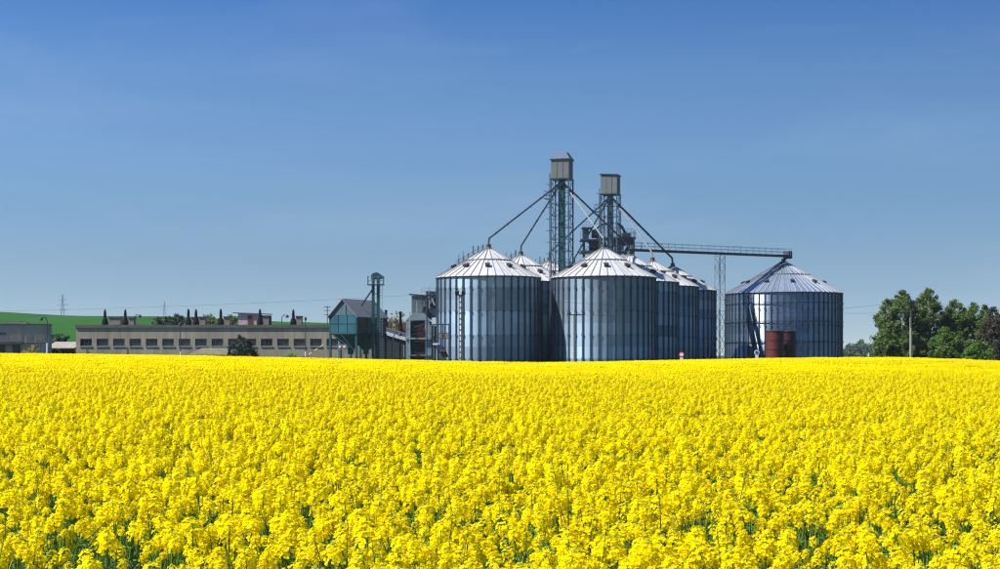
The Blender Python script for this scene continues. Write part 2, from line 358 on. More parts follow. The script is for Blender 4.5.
# ------------------------------------------------------------------ elevator towers
YAW = R_(-16)
def tower(label, px, D, wdt, ztop_l, ztop_box, roofz, roofkind, spouts, shaft):
    x = X(px, D); z0 = gzf(x, D); t = thing('elevator_tower', label, 'tower', (x, D, z0), YAW)
    h = wdt / 2; zl = ztop_l - z0; zb = ztop_box - z0
    for sx in (-1, 1):
        for sy in (-1, 1): MB().box((sx * h, sy * h, zl / 2), (.16, .16, zl)).build('leg', 'steel_blue', t)
    n = int(round(zl / 1.55)); dz = zl / n
    br = MB()
    for k in range(n):
        z = k * dz
        for (ax, ay, bx, by) in ((-h, -h, h, -h), (h, -h, h, h), (h, h, -h, h), (-h, h, -h, -h)):
            br.tube((ax, ay, z + dz), (bx, by, z + dz), .045, n=4)
            if k % 2: br.tube((ax, ay, z), (bx, by, z + dz), .04, n=4)
            else: br.tube((bx, by, z), (ax, ay, z + dz), .04, n=4)
            br.tube(((ax + bx) / 2, (ay + by) / 2, z), ((ax + bx) / 2, (ay + by) / 2, z + dz), .025, n=4)
    br.build('bracing', 'steel_blue', t)
    sh = MB(); sh.b2(-.34, .34, -.62, -.12, 0, zl); sh.b2(-.30, .30, .12, .6, 0, zl)
    for z in np.arange(2, zl, 2.4): sh.b2(-.42, .42, -.68, .66, z - .05, z + .05)
    sh.build('elevator_shaft', shaft, t)
    MB().b2(-h - .12, h + .12, -h - .12, h + .12, zl, zl + .14).build('floor_plate', 'steel_dark', t)
    cab = MB(); cab.b2(-h, h, -h, h, zl + .14, zb); cab.build('cabin', 'cabin_cream', t)
    sm = MB()
    for q in (-h / 3, h / 3): sm.b2(q - .03, q + .03, -h - .035, -h - .002, zl + .18, zb - .02)
    sm.b2(h + .002, h + .035, -.03, .03, zl + .18, zb - .02); sm.build('cabin_seam', 'cabin_cream', t)
    if roofkind == 'hip':
        r = MB(); k = .55; e = h + .14; zr = roofz - z0; zz = zb
        lo = [(-e, -e, zz + .12), (e, -e, zz + .12), (e, e, zz + .12), (-e, e, zz + .12)]; hi = [(-e * k, -e * k, zr), (e * k, -e * k, zr), (e * k, e * k, zr), (-e * k, e * k, zr)]
        for i in range(4): r.poly([lo[i], lo[(i + 1) % 4], hi[(i + 1) % 4], hi[i]])
        r.poly(hi); r.build('roof', 'cabin_roof', t)
        MB().b2(-e, e, -e, e, zz, zz + .12).build('roof_edge', 'steel_dark', t)
    else:
        MB().box((0, 0, zb + .12), (2 * h + .3, 2 * h + .3, .14), ry=R_(3)).build('roof', 'steel_dark', t)
    # caged ladder on the left
    ld = MB(); lx = -h - .45
    for yy in (-.25, .25): ld.tube((lx, yy, 0), (lx, yy, zl + 1.0), .035, n=4)
    for z in np.arange(.4, zl + .9, .45): ld.tube((lx, -.25, z), (lx, .25, z), .02, n=4)
    for z in np.arange(3, zl + .9, 1.5):
        ld.path([(lx, -.3, z), (lx - .35, -.35, z), (lx - .5, 0, z), (lx - .35, .35, z), (lx, .3, z)], .025, n=4)
        ld.tube((lx, 0, z), (-h, 0, z), .03, n=4)
    ld.build('caged_ladder', 'steel_blue', t)
    rs = MB()
    for z in (zl - 2.4,):
        rs.b2(-h - 1.1, -h - .1, -.6, .6, z - .05, z + .03)
        for (a, b) in (((-h - 1.1, -.6), (-h - 1.1, .6)), ((-h - 1.1, -.6), (-h - .1, -.6)), ((-h - 1.1, .6), (-h - .1, .6))):
            for dz_ in (.5, 1.0): rs.tube((*a, z + dz_), (*b, z + dz_), .025, n=4)
            rs.tube((*a, z), (*a, z + 1.0), .025, n=4)
    rs.build('rest_platform', 'steel_blue', t)
    im = (Matrix.Translation((x, D, z0)) @ Matrix.Rotation(YAW, 4, 'Z')).inverted()
    for ap, mm, r in spouts:
        e = im @ ap; s = Vector((0, 0, zl - .45)); dxy = Vector((e.x, e.y, 0)).normalized()
        s = s + dxy * .35
        k = e + Vector((0, 0, .75)) - dxy * .1
        sp = MB(); sp.path([s + Vector((0, 0, .4)), s, k, e + Vector((0, 0, -.1))], [r, r, r, r], n=8)
        for q in np.linspace(.12, .9, 6): p = s.lerp(k, q); d = (k - s).normalized(); sp.tube(p - d * .05, p + d * .05, r * 1.3, n=8)
        sp.build('spout', mm, t)
    return t
tower('tall lattice tower with teal shaft and hipped cream cabin, taller of the two', 562, 207, 2.35, Z(180, 207), Z(160.5, 207), Z(152.5, 207), 'hip',
      [(L[0], 'steel_dark', .115), (L[1], 'steel_dark', .115), (Rr[0], 'spout_grey', .085), (Rr[1], 'steel_dark', .115)], 'elevator_teal')
tower('lattice tower with flat-topped cream cabin, standing right of the taller one', 610.5, 234, 2.4, Z(195, 234), Z(176, 234), 0, 'flat',
      [(L[2], 'steel_dark', .12), (L[3], 'steel_dark', .12), (Rr[2], 'spout_grey', .095), (Rr[3], 'steel_dark', .15)], 'steel_blue')

# conveyor gallery round the second tower
def rail(mb, p0, p1, h=1.0, n=4, r=.03):
    p0, p1 = Vector(p0), Vector(p1)
    for dz in (h, h * .5): mb.tube(p0 + Vector((0, 0, dz)), p1 + Vector((0, 0, dz)), r, n=4)
    for i in range(n + 1):
        q = p0.lerp(p1, i / n); mb.tube(q, q + Vector((0, 0, h)), r, n=4)
gD = 238.0; gx0 = X(610, gD); gg = gzf(gx0, gD)
g = thing('conveyor_gallery', 'stacked steel platforms with railings and drums around the second tower', 'platform', (gx0, gD, gg))
def gp(px, py, dy=0): v = P(px, py, gD); return (v.x - gx0, dy, v.z - gg)
def gbox(px0, px1, py0, py1, y0, y1, name, m):
    a = gp(px0, py1); b = gp(px1, py0); return MB().b2(a[0], b[0], y0, y1, a[2], b[2]).build(name, m, g)
gbox(597, 635, 237.5, 239.5, -1.5, 3, 'deck', 'steel_dark'); gbox(580, 600, 239.6, 241.2, -1.5, 2, 'deck', 'steel_dark'); gbox(580, 634, 251, 253, -1.5, 3, 'deck', 'steel_dark')
gbox(582.5, 588.5, 229, 239.5, -.8, .8, 'control_cabinet', 'steel_blue'); gbox(581.5, 592, 227.5, 228.9, -1.0, 1.0, 'cabinet_roof', 'steel_blue')
mb = MB()
rail(mb, gp(597, 237.5, -1.45), gp(635, 237.5, -1.45), 1.15, 9); rail(mb, gp(597, 237.5, 2.95), gp(635, 237.5, 2.95), 1.15, 9); rail(mb, gp(580, 239.6, -1.45), gp(597, 239.6, -1.45), 1.1, 5)
rail(mb, gp(580, 251, -1.45), gp(634, 251, -1.45), 1.1, 12); rail(mb, gp(635, 237.5, -1.45), gp(635, 237.5, 2.95), 1.15, 3)
mb.build('railing', 'steel_blue', g)
a, b, c_, d_ = gp(616, 246.5), gp(634, 244), gp(634, 239.6), gp(612, 239.6)
mb = MB()
for y in (-1.0, 1.5): mb.poly([(a[0], y, a[2]), (b[0], y, b[2]), (c_[0], y, c_[2]), (d_[0], y, d_[2])])
for u, v in ((a, b), (b, c_), (d_, a)): mb.poly([(u[0], -1.0, u[2]), (v[0], -1.0, v[2]), (v[0], 1.5, v[2]), (u[0], 1.5, u[2])])
mb.build('chute_hopper', 'steel_dark', g)
mb = MB(); mb.tube(gp(589, 246.5, 0), gp(606, 246.5, 0), .72, n=16); mb.build('cleaning_drum', 'steel_blue', g)
mb = MB(); mb.tube(gp(620, 250, -.2), gp(620, 240, -.2), .55, n=14); mb.build('cyclone', 'galv', g)
for px in (584, 598, 616, 633):
    for dy in (-1.3, 2.0):
        t_ = gp(px, 239); MB().b2(t_[0] - .1, t_[0] + .1, dy - .1, dy + .1, 0, t_[2]).build('post', 'steel_blue', g)
mb = MB()
for u, v in (((584, 251), (598, 241)), ((584, 241), (598, 251)), ((598, 251), (616, 240)), ((616, 251), (633, 241)), ((584, 262), (598, 253)), ((616, 262), (633, 253))): mb.tube(gp(*u, -1.3), gp(*v, -1.3), .05, n=4)
mb.build('cross_brace', 'steel_blue', g)
gbox(603, 618, 245.5, 246.6, -1.4, 1.0, 'deck', 'steel_dark'); gbox(592, 599, 229.5, 237.4, .4, 1.6, 'filter_box', 'steel_blue'); gbox(622, 631, 233, 237.4, .2, 1.8, 'motor_box', 'steel_dark')
mb = MB(); rail(mb, gp(603, 245.5, -1.35), gp(618, 245.5, -1.35), 1.0, 5); rail(mb, gp(580, 228, -1.0), gp(592, 228, -1.0), .8, 4); rail(mb, gp(616, 251, 2.9), gp(634, 251, 2.9), 1.0, 6); mb.build('railing', 'galv', g)
mb = MB(); mb.path([gp(595, 229, .9), gp(601, 224, .9), gp(606, 224, .9)], .22, n=8); mb.path([gp(626, 233, .9), gp(622, 226, .6), gp(616, 222, .4)], .2, n=8); mb.path([gp(588, 240, -.4), gp(594, 249, -.4)], .25, n=8); mb.path([gp(629, 247, .2), gp(624, 254, .2)], .3, n=8); mb.build('duct', 'steel_blue', g)

# conveyor bridge to the far silo
A, B = P(630, 251, 238), S9 + Vector((0, 0, 0.25)); B.z = A.z = (A.z + Z(254.5, 253)) / 2
t = thing('conveyor_bridge', 'long steel conveyor bridge with railing running to the lone wide silo', 'conveyor', (A.x, A.y, gzf(A.x, A.y)), math.atan2(B.y - A.y, B.x - A.x))
ln = (Vector((B.x, B.y)) - Vector((A.x, A.y))).length + .5; zd = A.z - t.location.z
MB().b2(0, ln, -.45, .45, zd - .22, zd + .10).build('conveyor_casing', 'cabin_roof', t)
MB().b2(0, ln, -1.15, -.55, zd + .0, zd + .08).build('walkway', 'steel_dark', t)
mb = MB(); rail(mb, (0, -1.1, zd + .08), (ln, -1.1, zd + .08), .95, 24, .035); mb.build('railing', 'galv', t)
mb = MB()
for i in range(24): mb.tube((ln * i / 24, -1.1, zd + .1), (ln * (i + 1) / 24, -1.1, zd + .6 + .4 * (i % 2)), .022, n=4)
rail(mb, (0, .55, zd + .1), (ln, .55, zd + .1), .95, 24, .03); mb.build('railing', 'galv', t)
MB().b2(ln, ln + .7, -.7, .7, zd - .45, zd + .75).build('drive_head', 'steel_dark', t)
mb = MB(); mb.tube((ln - .25, 0, zd - .38), (ln - .25, 0, S9.z - t.location.z - .2), .28, n=10); mb.build('outlet_spout', 'steel_dark', t)
f_ = (X(719.5, 245) - A.x) / (B.x - A.x); xt = ln * f_; tr = MB(); hw = .52
for sx in (-1, 1):
    for sy in (-1, 1): tr.tube((xt + sx * hw, sy * .6, 0), (xt + sx * hw, sy * .6, zd - .22), .06, n=4)
nz = 10
for k in range(nz):
    z0_, z1_ = k * (zd - .4) / nz, (k + 1) * (zd - .4) / nz
    for sy in (-.6, .6):
        tr.tube((xt - hw * (1 if k % 2 else -1), sy, z0_), (xt + hw * (1 if k % 2 else -1), sy, z1_), .04, n=4); tr.tube((xt - hw, sy, z1_), (xt + hw, sy, z1_), .035, n=4)
    for sx in (-hw, hw): tr.tube((xt + sx, -.6 * (1 if k % 2 else -1), z0_), (xt + sx, .6 * (1 if k % 2 else -1), z1_), .035, n=4)
tr.build('support_trestle', 'galv', t)

# ------------------------------------------------------------------ red tanks
def tank(label, px, D, R, ztop, m):
    x = X(px, D); z0 = gzf(x, D); H = ztop - z0; t = thing('storage_tank', label, 'tank', (x, D, z0), 0, 'red storage tanks')
    MB().lathe([(0, 0), (R, 0), (R, H), (R * .98, H + .03), (0, H + .22)], 36).build('shell', m, t, smooth=False)
    for k in range(1, 4): MB().lathe([(R - .01, -.05), (R + .05, -.05), (R + .05, .05), (R - .01, .05)], 36).build('hoop', m, t, (0, 0, H * k / 4))
    MB().lathe([(R - .02, -.08), (R + .08, -.08), (R + .08, .06), (R - .02, .06)], 36).build('rim', 'steel_dark', t, (0, 0, H))
    mb = MB()
    for i in range(10):
        a, b = 2 * math.pi * i / 10, 2 * math.pi * (i + 1) / 10; q = R - .1
        p, p2 = Vector((q * math.cos(a), q * math.sin(a), H)), Vector((q * math.cos(b), q * math.sin(b), H))
        mb.tube(p, p + Vector((0, 0, .75)), .025, n=4); mb.tube(p + Vector((0, 0, .75)), p2 + Vector((0, 0, .75)), .02, n=4); mb.tube(p + Vector((0, 0, .4)), p2 + Vector((0, 0, .4)), .015, n=4)
    mb.build('guard_rail', 'steel_blue', t)
tank('rust red steel tank with sunlit left side in front of the widest silo', 775, 236, 1.32, Z(331, 236), 'tank_red')
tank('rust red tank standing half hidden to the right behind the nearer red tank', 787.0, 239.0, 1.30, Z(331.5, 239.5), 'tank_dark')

# ------------------------------------------------------------------ long low building
D0 = 255.0; bx0, bx1 = X(76, D0), X(379, D0); bg_ = gzf(-40, D0)
b = thing('farm_building', 'long low beige concrete building with a row of dark square windows', 'building', (bx0, D0, bg_)); W = bx1 - bx0
def lz(py, D=D0): return Z(py, D) - bg_
wz0, wz1, zt = lz(346.2), lz(338.8), lz(325.2); DEP = 13.0
wins = [(X(80.2 + 16.42 * i, D0) - bx0, X(80.2 + 16.42 * i + 11.6, D0) - bx0) for i in range(18)]
mb = MB(); mb.b2(0, W, 0, .3, 0, wz0); mb.b2(0, W, 0, .3, wz1, zt - .4)
xp = 0
for (a, c) in wins: mb.b2(xp, a, 0, .3, wz0, wz1); xp = c
mb.b2(xp, W, 0, .3, wz0, wz1); mb.b2(0, .3, .3, DEP, 0, zt - .4); mb.b2(W - .3, W, .3, DEP, 0, zt - .4); mb.b2(.3, W - .3, DEP - .3, DEP, 0, zt - .4)
mb.build('wall', 'concrete_beige', b)
MB().b2(-.15, W + .15, -.15, DEP + .15, zt - .4, zt).build('cornice', 'cornice', b)
roof = MB().b2(.05, W - .05, .05, DEP - .05, zt + .003, zt + .06).build('roof', 'roof_felt', b)
for i, (a, c) in enumerate(wins):
    mb = MB(); mb.b2(a, c, .12, .2, wz1 - .08, wz1); mb.b2(a, c, .12, .2, wz0, wz0 + .08); mb.b2(a, a + .07, .12, .2, wz0 + .08, wz1 - .08); mb.b2(c - .07, c, .12, .2, wz0 + .08, wz1 - .08)
    for q in (1, 2): xx = a + (c - a) * q / 3; mb.b2(xx - .035, xx + .035, .12, .2, wz0 + .08, wz1 - .08)
    wn = mb.build('window', 'window_frame', b)
    for q in range(3): x0, x1 = a + .07 + (c - a - .14) * q / 3, a + .07 + (c - a - .14) * (q + 1) / 3; MB().b2(x0 + .02, x1 - .02, .15, .17, wz0 + .09, wz1 - .09).build('pane', 'glass_dark', wn)
    MB().b2(a - .08, c + .08, -.09, .115, wz0 - .12, wz0 + .02).build('sill', 'sill', wn)
# dark wall piers show every second bay as thin joints
for i in range(0, 16, 3):
    x = wins[i][0] - .32; MB().b2(x - .05, x + .05, -.04, -.003, .02, wz0 - .14).build('downpipe', 'cornice', b) if i in (3, 9) else None
for (px, hx0, hx1, py, top) in ((105, 107.5, 119, 317.5, 309), (125.3, 127, 132.5, 317.8, 309), (188.4, 190, 194.5, 317.5, 308.5), (196, 197.5, 204, 317.2, 308.8), (220.8, 222.5, 228.5, 317, 308.5), (260, 262, 268, 316, 308.5), (293.3, 295, 300.8, 316.5, 309)):
    Dv = D0 + 5; z1 = lz(top, Dv); zb = zt + .06; x = X(px, Dv) - bx0
    mb = MB(); mb.lathe([(.50, 0), (.54, .45), (.40, .95), (.25, 1.25), (.22, z1 - zb - .7), (.15, z1 - zb - .2), (0, z1 - zb)], 12)
    mb.build('ventilation_stack', 'stack_black', roof, (x, 5, zb))
    x0, x1 = X(hx0, Dv) - bx0, X(hx1, Dv) - bx0; zz = lz(py, Dv); mb = MB(); mb.b2(x0, x1, 5.9, 7.6, zb, zz); mb.b2(x0 - .08, x1 + .08, 5.8, 7.7, zz, zz + .12, 1)
    mb.build('vent_housing', ['vent_housing', 'cornice'], roof)
# hut on the roof
Dh = D0 + 6; zb = bg_ + zt + .065; hx = X(238, Dh); t = thing('roof_hut', 'small pinkish hut with rust brown door above the long building roof', 'hut', (hx, Dh, zb)); w_ = X(260, Dh) - hx; h_ = Z(314.5, Dh) - zb
mb = MB(); mb.b2(0, w_, 0, 2.5, 0, h_); mb.poly([(0, 0, h_), (w_, 0, h_), (0, 0, h_ + .2)]); mb.build('wall', 'hut_plaster', t)
MB().b2(w_ * .44, w_ * .66, -.05, -.003, 0, h_ * .92).build('door', 'hut_door', t)
mb = MB(); mb.b2(w_ + .004, w_ + 1.55, .1, 2.4, 0, h_ - .15); mb.build('annex', 'hut_side', t)
MB().box((w_ / 2 + .4, 1.2, h_ + .18), (w_ + 2.6, 2.9, .12), ry=R_(2.2)).build('roof', 'slate_roof', t)

# leftmost grey building
D1 = 240.0; lx0, lx1 = X(-55, D1), X(48.4, D1); lg = gzf(X(20, D1), D1)
b = thing('workshop_building', 'flat-roofed grey concrete workshop with garage doors at the left edge', 'building', (lx1, D1, lg), R_(10)); W = (lx1 - lx0) / .93
q = lambda py: Z(py, D1) - lg
qx = lambda px: (X(px, D1) - lx1) / .945
zt = q(325.0)
MB().b2(-W, 0, 0, 5, 0, zt).build('wall', 'concrete_grey', b)
MB().b2(-W - .1, .05, -.12, 5.1, zt, zt + .18).build('parapet', 'cornice', b)
MB().b2(qx(7), qx(28), 1, 4.5, zt + .18, q(322.2)).build('roof_housing', 'concrete_grey', b)
MB().b2(qx(21), qx(22), 3, 3.3, q(322.2), q(320.8)).build('chimney', 'steel_dark', b)
MB().b2(-W, qx(25), -1.0, -.003, q(344), q(341.8)).build('canopy', 'cornice', b)
MB().b2(qx(25.5), qx(46), -.15, -.003, q(343.3), q(342.6)).build('ledge', 'cornice', b)
for (x0, x1) in ((-30, -11), (-9, 10)): 
    wn = MB().b2(qx(x0), qx(x1), -.06, -.003, q(335), q(332.6)).build('window', 'window_frame', b)
    for k in range(5): s0 = qx(x0) + (qx(x1) - qx(x0)) * k / 5; MB().b2(s0 + .04, s0 + (qx(x1) - qx(x0)) / 5 - .04, -.075, -.062, q(334.8), q(332.8)).build('pane', 'glass_dark', wn)
for (x0, x1) in ((-22, -12), (-11, -1), (0, 9.3), (10.5, 15.2), (16, 23)):
    d = MB().b2(qx(x0), qx(x1), -.08, -.003, 0, q(344.8)).build('garage_door', 'dark_panel' if x0 < 10 or x0 > 15 else 'concrete_grey', b)
for (x0, x1) in ((15, 24.5), (28, 33.5), (36.5, 45)): MB().b2(qx(x0), qx(x1), -.03, -.003, q(341), q(333)).build('wall_panel', 'vent_housing', b)
# low linking shed
D2 = 262.0; t = thing('link_shed', 'low open-fronted shed with pale roof edge between the two grey buildings', 'shed', (X(46, D2), D2, gzf(X(60, D2), D2))); W = X(75.2, D2) - X(46, D2); sg = t.location.z
q2 = lambda py: Z(py, D2) - sg
mb = MB(); mb.b2(0, W, 5, 5.3, 0, q2(348)); mb.b2(0, .2, 0, 5, 0, q2(348)); mb.b2(W - .2, W, 0, 5, 0, q2(348)); mb.build('wall', 'dark_green_wall', t)
mb = MB(); mb.poly([(0, -.6, q2(348)), (W, -.6, q2(348)), (W, 5.5, q2(341.5)), (0, 5.5, q2(341.5))]); mb.poly([(0, 5.5, q2(341.5) - .1), (W, 5.5, q2(341.5) - .1), (W, -.6, q2(348) - .1), (0, -.6, q2(348) - .1)])
mb.poly([(0, -.6, q2(348) - .1), (W, -.6, q2(348) - .1), (W, -.6, q2(348)), (0, -.6, q2(348))]); mb.build('roof', 'vent_housing', t)
for k in range(3): MB().b2(W * (k + .4) / 3, W * (k + .4) / 3 + .15, -.3, -.1, 0, q2(348.3)).build('post', 'wood_dark', t)
# low shelter in front of the long building
D3 = 246.0; sx0 = X(188, D3); t = thing('low_shelter', 'low sloping grey shelter roof left of the dark pine', 'shelter', (sx0, D3, gzf(sx0, D3))); W = X(227, D3) - sx0; sg = t.location.z
q3 = lambda py: Z(py, D3) - sg
mb = MB(); prof = [(.0, 355), (.5, 352.4), (3.2, 348.0), (3.4, 348.0)]
for i in range(3):
    (y0, p0), (y1, p1) = prof[i], prof[i + 1]; in0, in1 = (.0, .6) if i == 0 else ((.6, 1.6) if i == 1 else (1.6, 1.7))
    mb.poly([(in0, y0, q3(p0)), (W, y0, q3(p0)), (W, y1, q3(p1)), (in1, y1, q3(p1))])
mb.poly([(1.7, 3.4, q3(348)), (W, 3.4, q3(348)), (W, 3.4, q3(355)), (0, 3.4, q3(355))]); mb.poly([(0, 0, q3(355)), (.6, .5, q3(352.4)), (1.6, 3.2, q3(348)), (1.7, 3.4, q3(348)), (0, 3.4, q3(355))])
mb.build('roof', 'mound', t); MB().b2(.4, W, .3, 3.3, 0, q3(355)).build('wall', 'dark_green_wall', t)  # dark box stands in for the shade of the shelter's open underside

# ------------------------------------------------------------------ teal hopper building and its elevator
DT = 224.0; s_ = DT / F; tx = X(343, DT); tg_ = gzf(tx, DT); yaw = R_(-25)
t = thing('hopper_building', 'teal raised hopper bin with gabled roof on stilts', 'grain bin', (tx, DT, tg_), yaw)
w_ = 4.25; dp = 8.6; h2 = w_ / 2; zq = lambda py: Z(py, DT) - tg_
ze, zb, zh, za = zq(315.2), zq(333), zq(350), zq(299.2)
MB().b2(-h2 + .06, h2 - .06, .06, dp - .06, zb, ze).build('bin_body', 'dark_panel', t)
for r in range(2):
    for k in range(3):
        x0 = -h2 + w_ * k / 3; z0 = zb + (ze - zb) * r / 2; MB().b2(x0 + .05, x0 + w_ / 3 - .05, -.03, .055, z0 + .05, z0 + (ze - zb) / 2 - .05).build('wall_panel', 'teal_panel', t)
sidem = ['dark_panel', 'rust', 'teal_hopper', 'dark_panel', 'dark_panel', 'dark_panel']
for k in range(6):
    y0 = dp * k / 6
    for r in range(2): z0 = zb + (ze - zb) * r / 2; MB().b2(h2 - .055, h2 + .03, y0 + .05, y0 + dp / 6 - .05, z0 + .05, z0 + (ze - zb) / 2 - .05).build('wall_panel', sidem[k], t)
mb = MB(); mb.poly([(-h2, 0, ze), (h2, 0, ze), (0, 0, za)]); mb.poly([(h2, dp, ze), (-h2, dp, ze), (0, dp, za)]); mb.build('gable', 'teal_gable', t)
mb = MB(); mb.b2(.45, .55, -.06, -.003, ze + .1, ze + 1.5); mb.build('gable_hatch', 'steel_dark', t)
rf = MB()
for sx in (-1, 1):
    e = (sx * (h2 + .3), za - (za - ze) * (h2 + .3) / h2)
    p = [(0, -.25, za + .08), (e[0], -.25, e[1] + .08), (e[0], dp + .25, e[1] + .08), (0, dp + .25, za + .08)]
    rf.poly(p if sx > 0 else p[::-1]); p2 = [(x, y, z - .14) for x, y, z in p]; rf.poly(p2[::-1] if sx > 0 else p2); rf.poly([p[0], p[1], p2[1], p2[0]]); rf.poly([p[1], p[2], p2[2], p2[1]])
rf.build('roof', 'slate_roof', t)
for k in range(2):     # two pyramid hoppers
    y0, y1 = .1 + k * dp / 2, (k + 1) * dp / 2 - .1; ym = (y0 + y1) / 2; mb = MB()
    lo = [(-.3, ym - .3, zh), (.3, ym - .3, zh), (.3, ym + .3, zh), (-.3, ym + .3, zh)]; hi = [(-h2 + .1, y0, zb), (h2 - .1, y0, zb), (h2 - .1, y1, zb), (-h2 + .1, y1, zb)]
    for i in range(4): mb.poly([lo[i], lo[(i + 1) % 4], hi[(i + 1) % 4], hi[i]])
    mb.b2(-.3, .3, ym - .3, ym + .3, zh - .6, zh); mb.build('hopper', 'teal_hopper', t)
for y in (.1, dp / 3, 2 * dp / 3, dp - .1):
    for sx in (-1, 1): MB().b2(sx * (h2 - .02) - .13, sx * (h2 - .02) + .13, y - .13, y + .13, 0, ze if y < .2 else zb).build('leg', 'teal_hopper', t)
mb = MB(); mb.tube((-h2 + .3, -.1, zb), (h2 * .5, -.1, zq(347)), .06, n=4); mb.tube((-.3, -.1, zb - .1), (h2 - .1, -.1, zq(352)), .06, n=4); mb.b2(-h2, h2, -.2, -.08, zb - .16, zb + .04); mb.build('brace', 'teal_hopper', t)
for px in (-.9, .55): MB().tube((px, .2, 0), (px, .2, zq(346)), .09, n=8).build('outlet_pipe', 'galv_light', t)
# hanging board with two round signs
t = thing('sign_board', 'grey board with two round white signs under the teal hopper', 'sign', (X(342, DT - 2), DT - 2, Z(350, DT - 2)))
MB().b2(-.66, .66, -.03, .03, 0, .8).build('board', 'vent_housing', t)
for sx, rim in ((-.3, 'sign_blue'), (.32, 'sign_red')):
    mb = MB(); mb.tube((sx, -.032, .45), (sx, -.05, .45), .25, n=20); d = mb.build('round_sign', rim, t); MB().tube((sx, -.052, .45), (sx, -.062, .45), .19, n=20).build('sign_face', 'sign_white', d)
for sx in (-.55, .55): MB().b2(sx - .05, sx + .05, .035, .1, -(Z(350, DT - 2) - tg_), .8).build('post', 'galv', t)
DV = 226.0; ex = X(375.8, DV); eg = gzf(ex, DV); t = thing('bucket_elevator', 'slim teal bucket elevator with hooded head beside the teal hopper bin', 'elevator', (ex, DV, eg)); zv = lambda py: Z(py, DV) - eg; sv = DV / F
for px in (-2.6, 2.4): MB().b2(px * sv - .2, px * sv + .2, -.25, .25, 0, zv(279)).build('trunk', 'elevator_teal', t)
mb = MB(); pr = [(-.62, 279.5), (-.62, 275), (-.3, 273), (.2, 272.4), (.6, 274), (1.1, 276.5), (1.1, 278), (.6, 279.5)]
for y in (-.35, .35): mb.poly([(x, y, zv(p)) for x, p in pr])
for i in range(len(pr)): (x0, p0), (x1, p1) = pr[i], pr[(i + 1) % len(pr)]; mb.poly([(x0, -.35, zv(p0)), (x1, -.35, zv(p1)), (x1, .35, zv(p1)), (x0, .35, zv(p0))])
mb.build('head_hood', 'elevator_teal', t)
MB().b2(-1.15, 1.15, -.7, .7, zv(285.3), zv(284.4)).build('platform', 'steel_dark', t)
mb = MB(); zp = zv(284.4)
for (a, c) in (((-1.1, -.65), (1.1, -.65)), ((1.1, -.65), (1.1, .65)), ((-1.1, .65), (1.1, .65)), ((-1.1, -.65), (-1.1, .65))): rail(mb, (*a, zp), (*c, zp), 1.1, 3)
mb.build('railing', 'galv', t)
mb = MB(); mb.tube((-.5, -.3, zv(290)), (X(361, DV) - ex, .5, zv(305.5)), .12, n=8); mb.build('spout', 'steel_dark', t)
mb = MB()
for xx in (.62, .98): mb.tube((xx, -.3, 0), (xx, -.3, zv(280)), .035, n=4)
for z in np.arange(.3, zv(281), .4): mb.tube((.62, -.3, z), (.98, -.3, z), .025, n=4)
mb.build('ladder', 'galv', t)
mb = MB()
for z in np.arange(1.5, zv(286), 1.5): mb.b2(-.55, .5, -.06, .06, z - .05, z + .05)
mb.build('bracket', 'elevator_teal', t)

# dark shed with white sloping fascia
DS = 240.0; x0 = X(377, DS); t = thing('lean_to_shed', 'dark shed with white sloping roof edge behind the bucket elevator', 'shed', (x0, DS, gzf(x0, DS))); sg = t.location.z; W = X(414, DS) - x0
zs = lambda py: Z(py, DS) - sg; za_, zb_ = zs(326), zs(337)
mb = MB(); mb.poly([(0, 0, 0), (W, 0, 0), (W, 0, zb_ - .6), (0, 0, za_ - .6)]); mb.poly([(W, 9, 0), (0, 9, 0), (0, 9, za_ - .6), (W, 9, zb_ - .6)]); mb.poly([(0, 9, 0), (0, 0, 0), (0, 0, za_ - .6), (0, 9, za_ - .6)]); mb.build('wall', 'dark_green_wall', t)
ang = math.atan2(zb_ - za_, W); hyp = math.hypot(W, zb_ - za_)
MB().box((W / 2, -.1, (za_ + zb_) / 2 - .45), (hyp, .15, .95), ry=-ang).build('fascia', 'white_paint', t)
MB().box((W / 2, 4.5, (za_ + zb_) / 2 + .09), (hyp + .3, 9.6, .12), ry=-ang).build('roof', 'slate_roof', t)
for k in range(1, 5): MB().b2(W * k / 5 - .04, W * k / 5 + .04, -.06, -.004, 0, za_ + (zb_ - za_) * k / 5 - .95).build('wall_post', 'steel_dark', t)

# ------------------------------------------------------------------ grain dryer left of the silos
DD = 214.0; sd = DD / F; dx = X(421, DD); dg = gzf(dx, DD); t = thing('grain_dryer', 'pale blue grain dryer with maroon panels and dark machinery on top', 'grain dryer', (dx, DD, dg))
dxx = lambda px: (px - 421) * sd
dz_ = lambda py: Z(py, DD) - dg
mb = MB(); fr = [(406, 321), (417, 311.5), (423, 311.5), (437.5, 324.5)]
pts = [(dxx(406), 0, 0), (dxx(437.5), 0, 0), (dxx(437.5), 0, dz_(324.5)), (dxx(424), 0, dz_(312.5)), (dxx(414), 0, dz_(312.5)), (dxx(406), 0, dz_(321))]
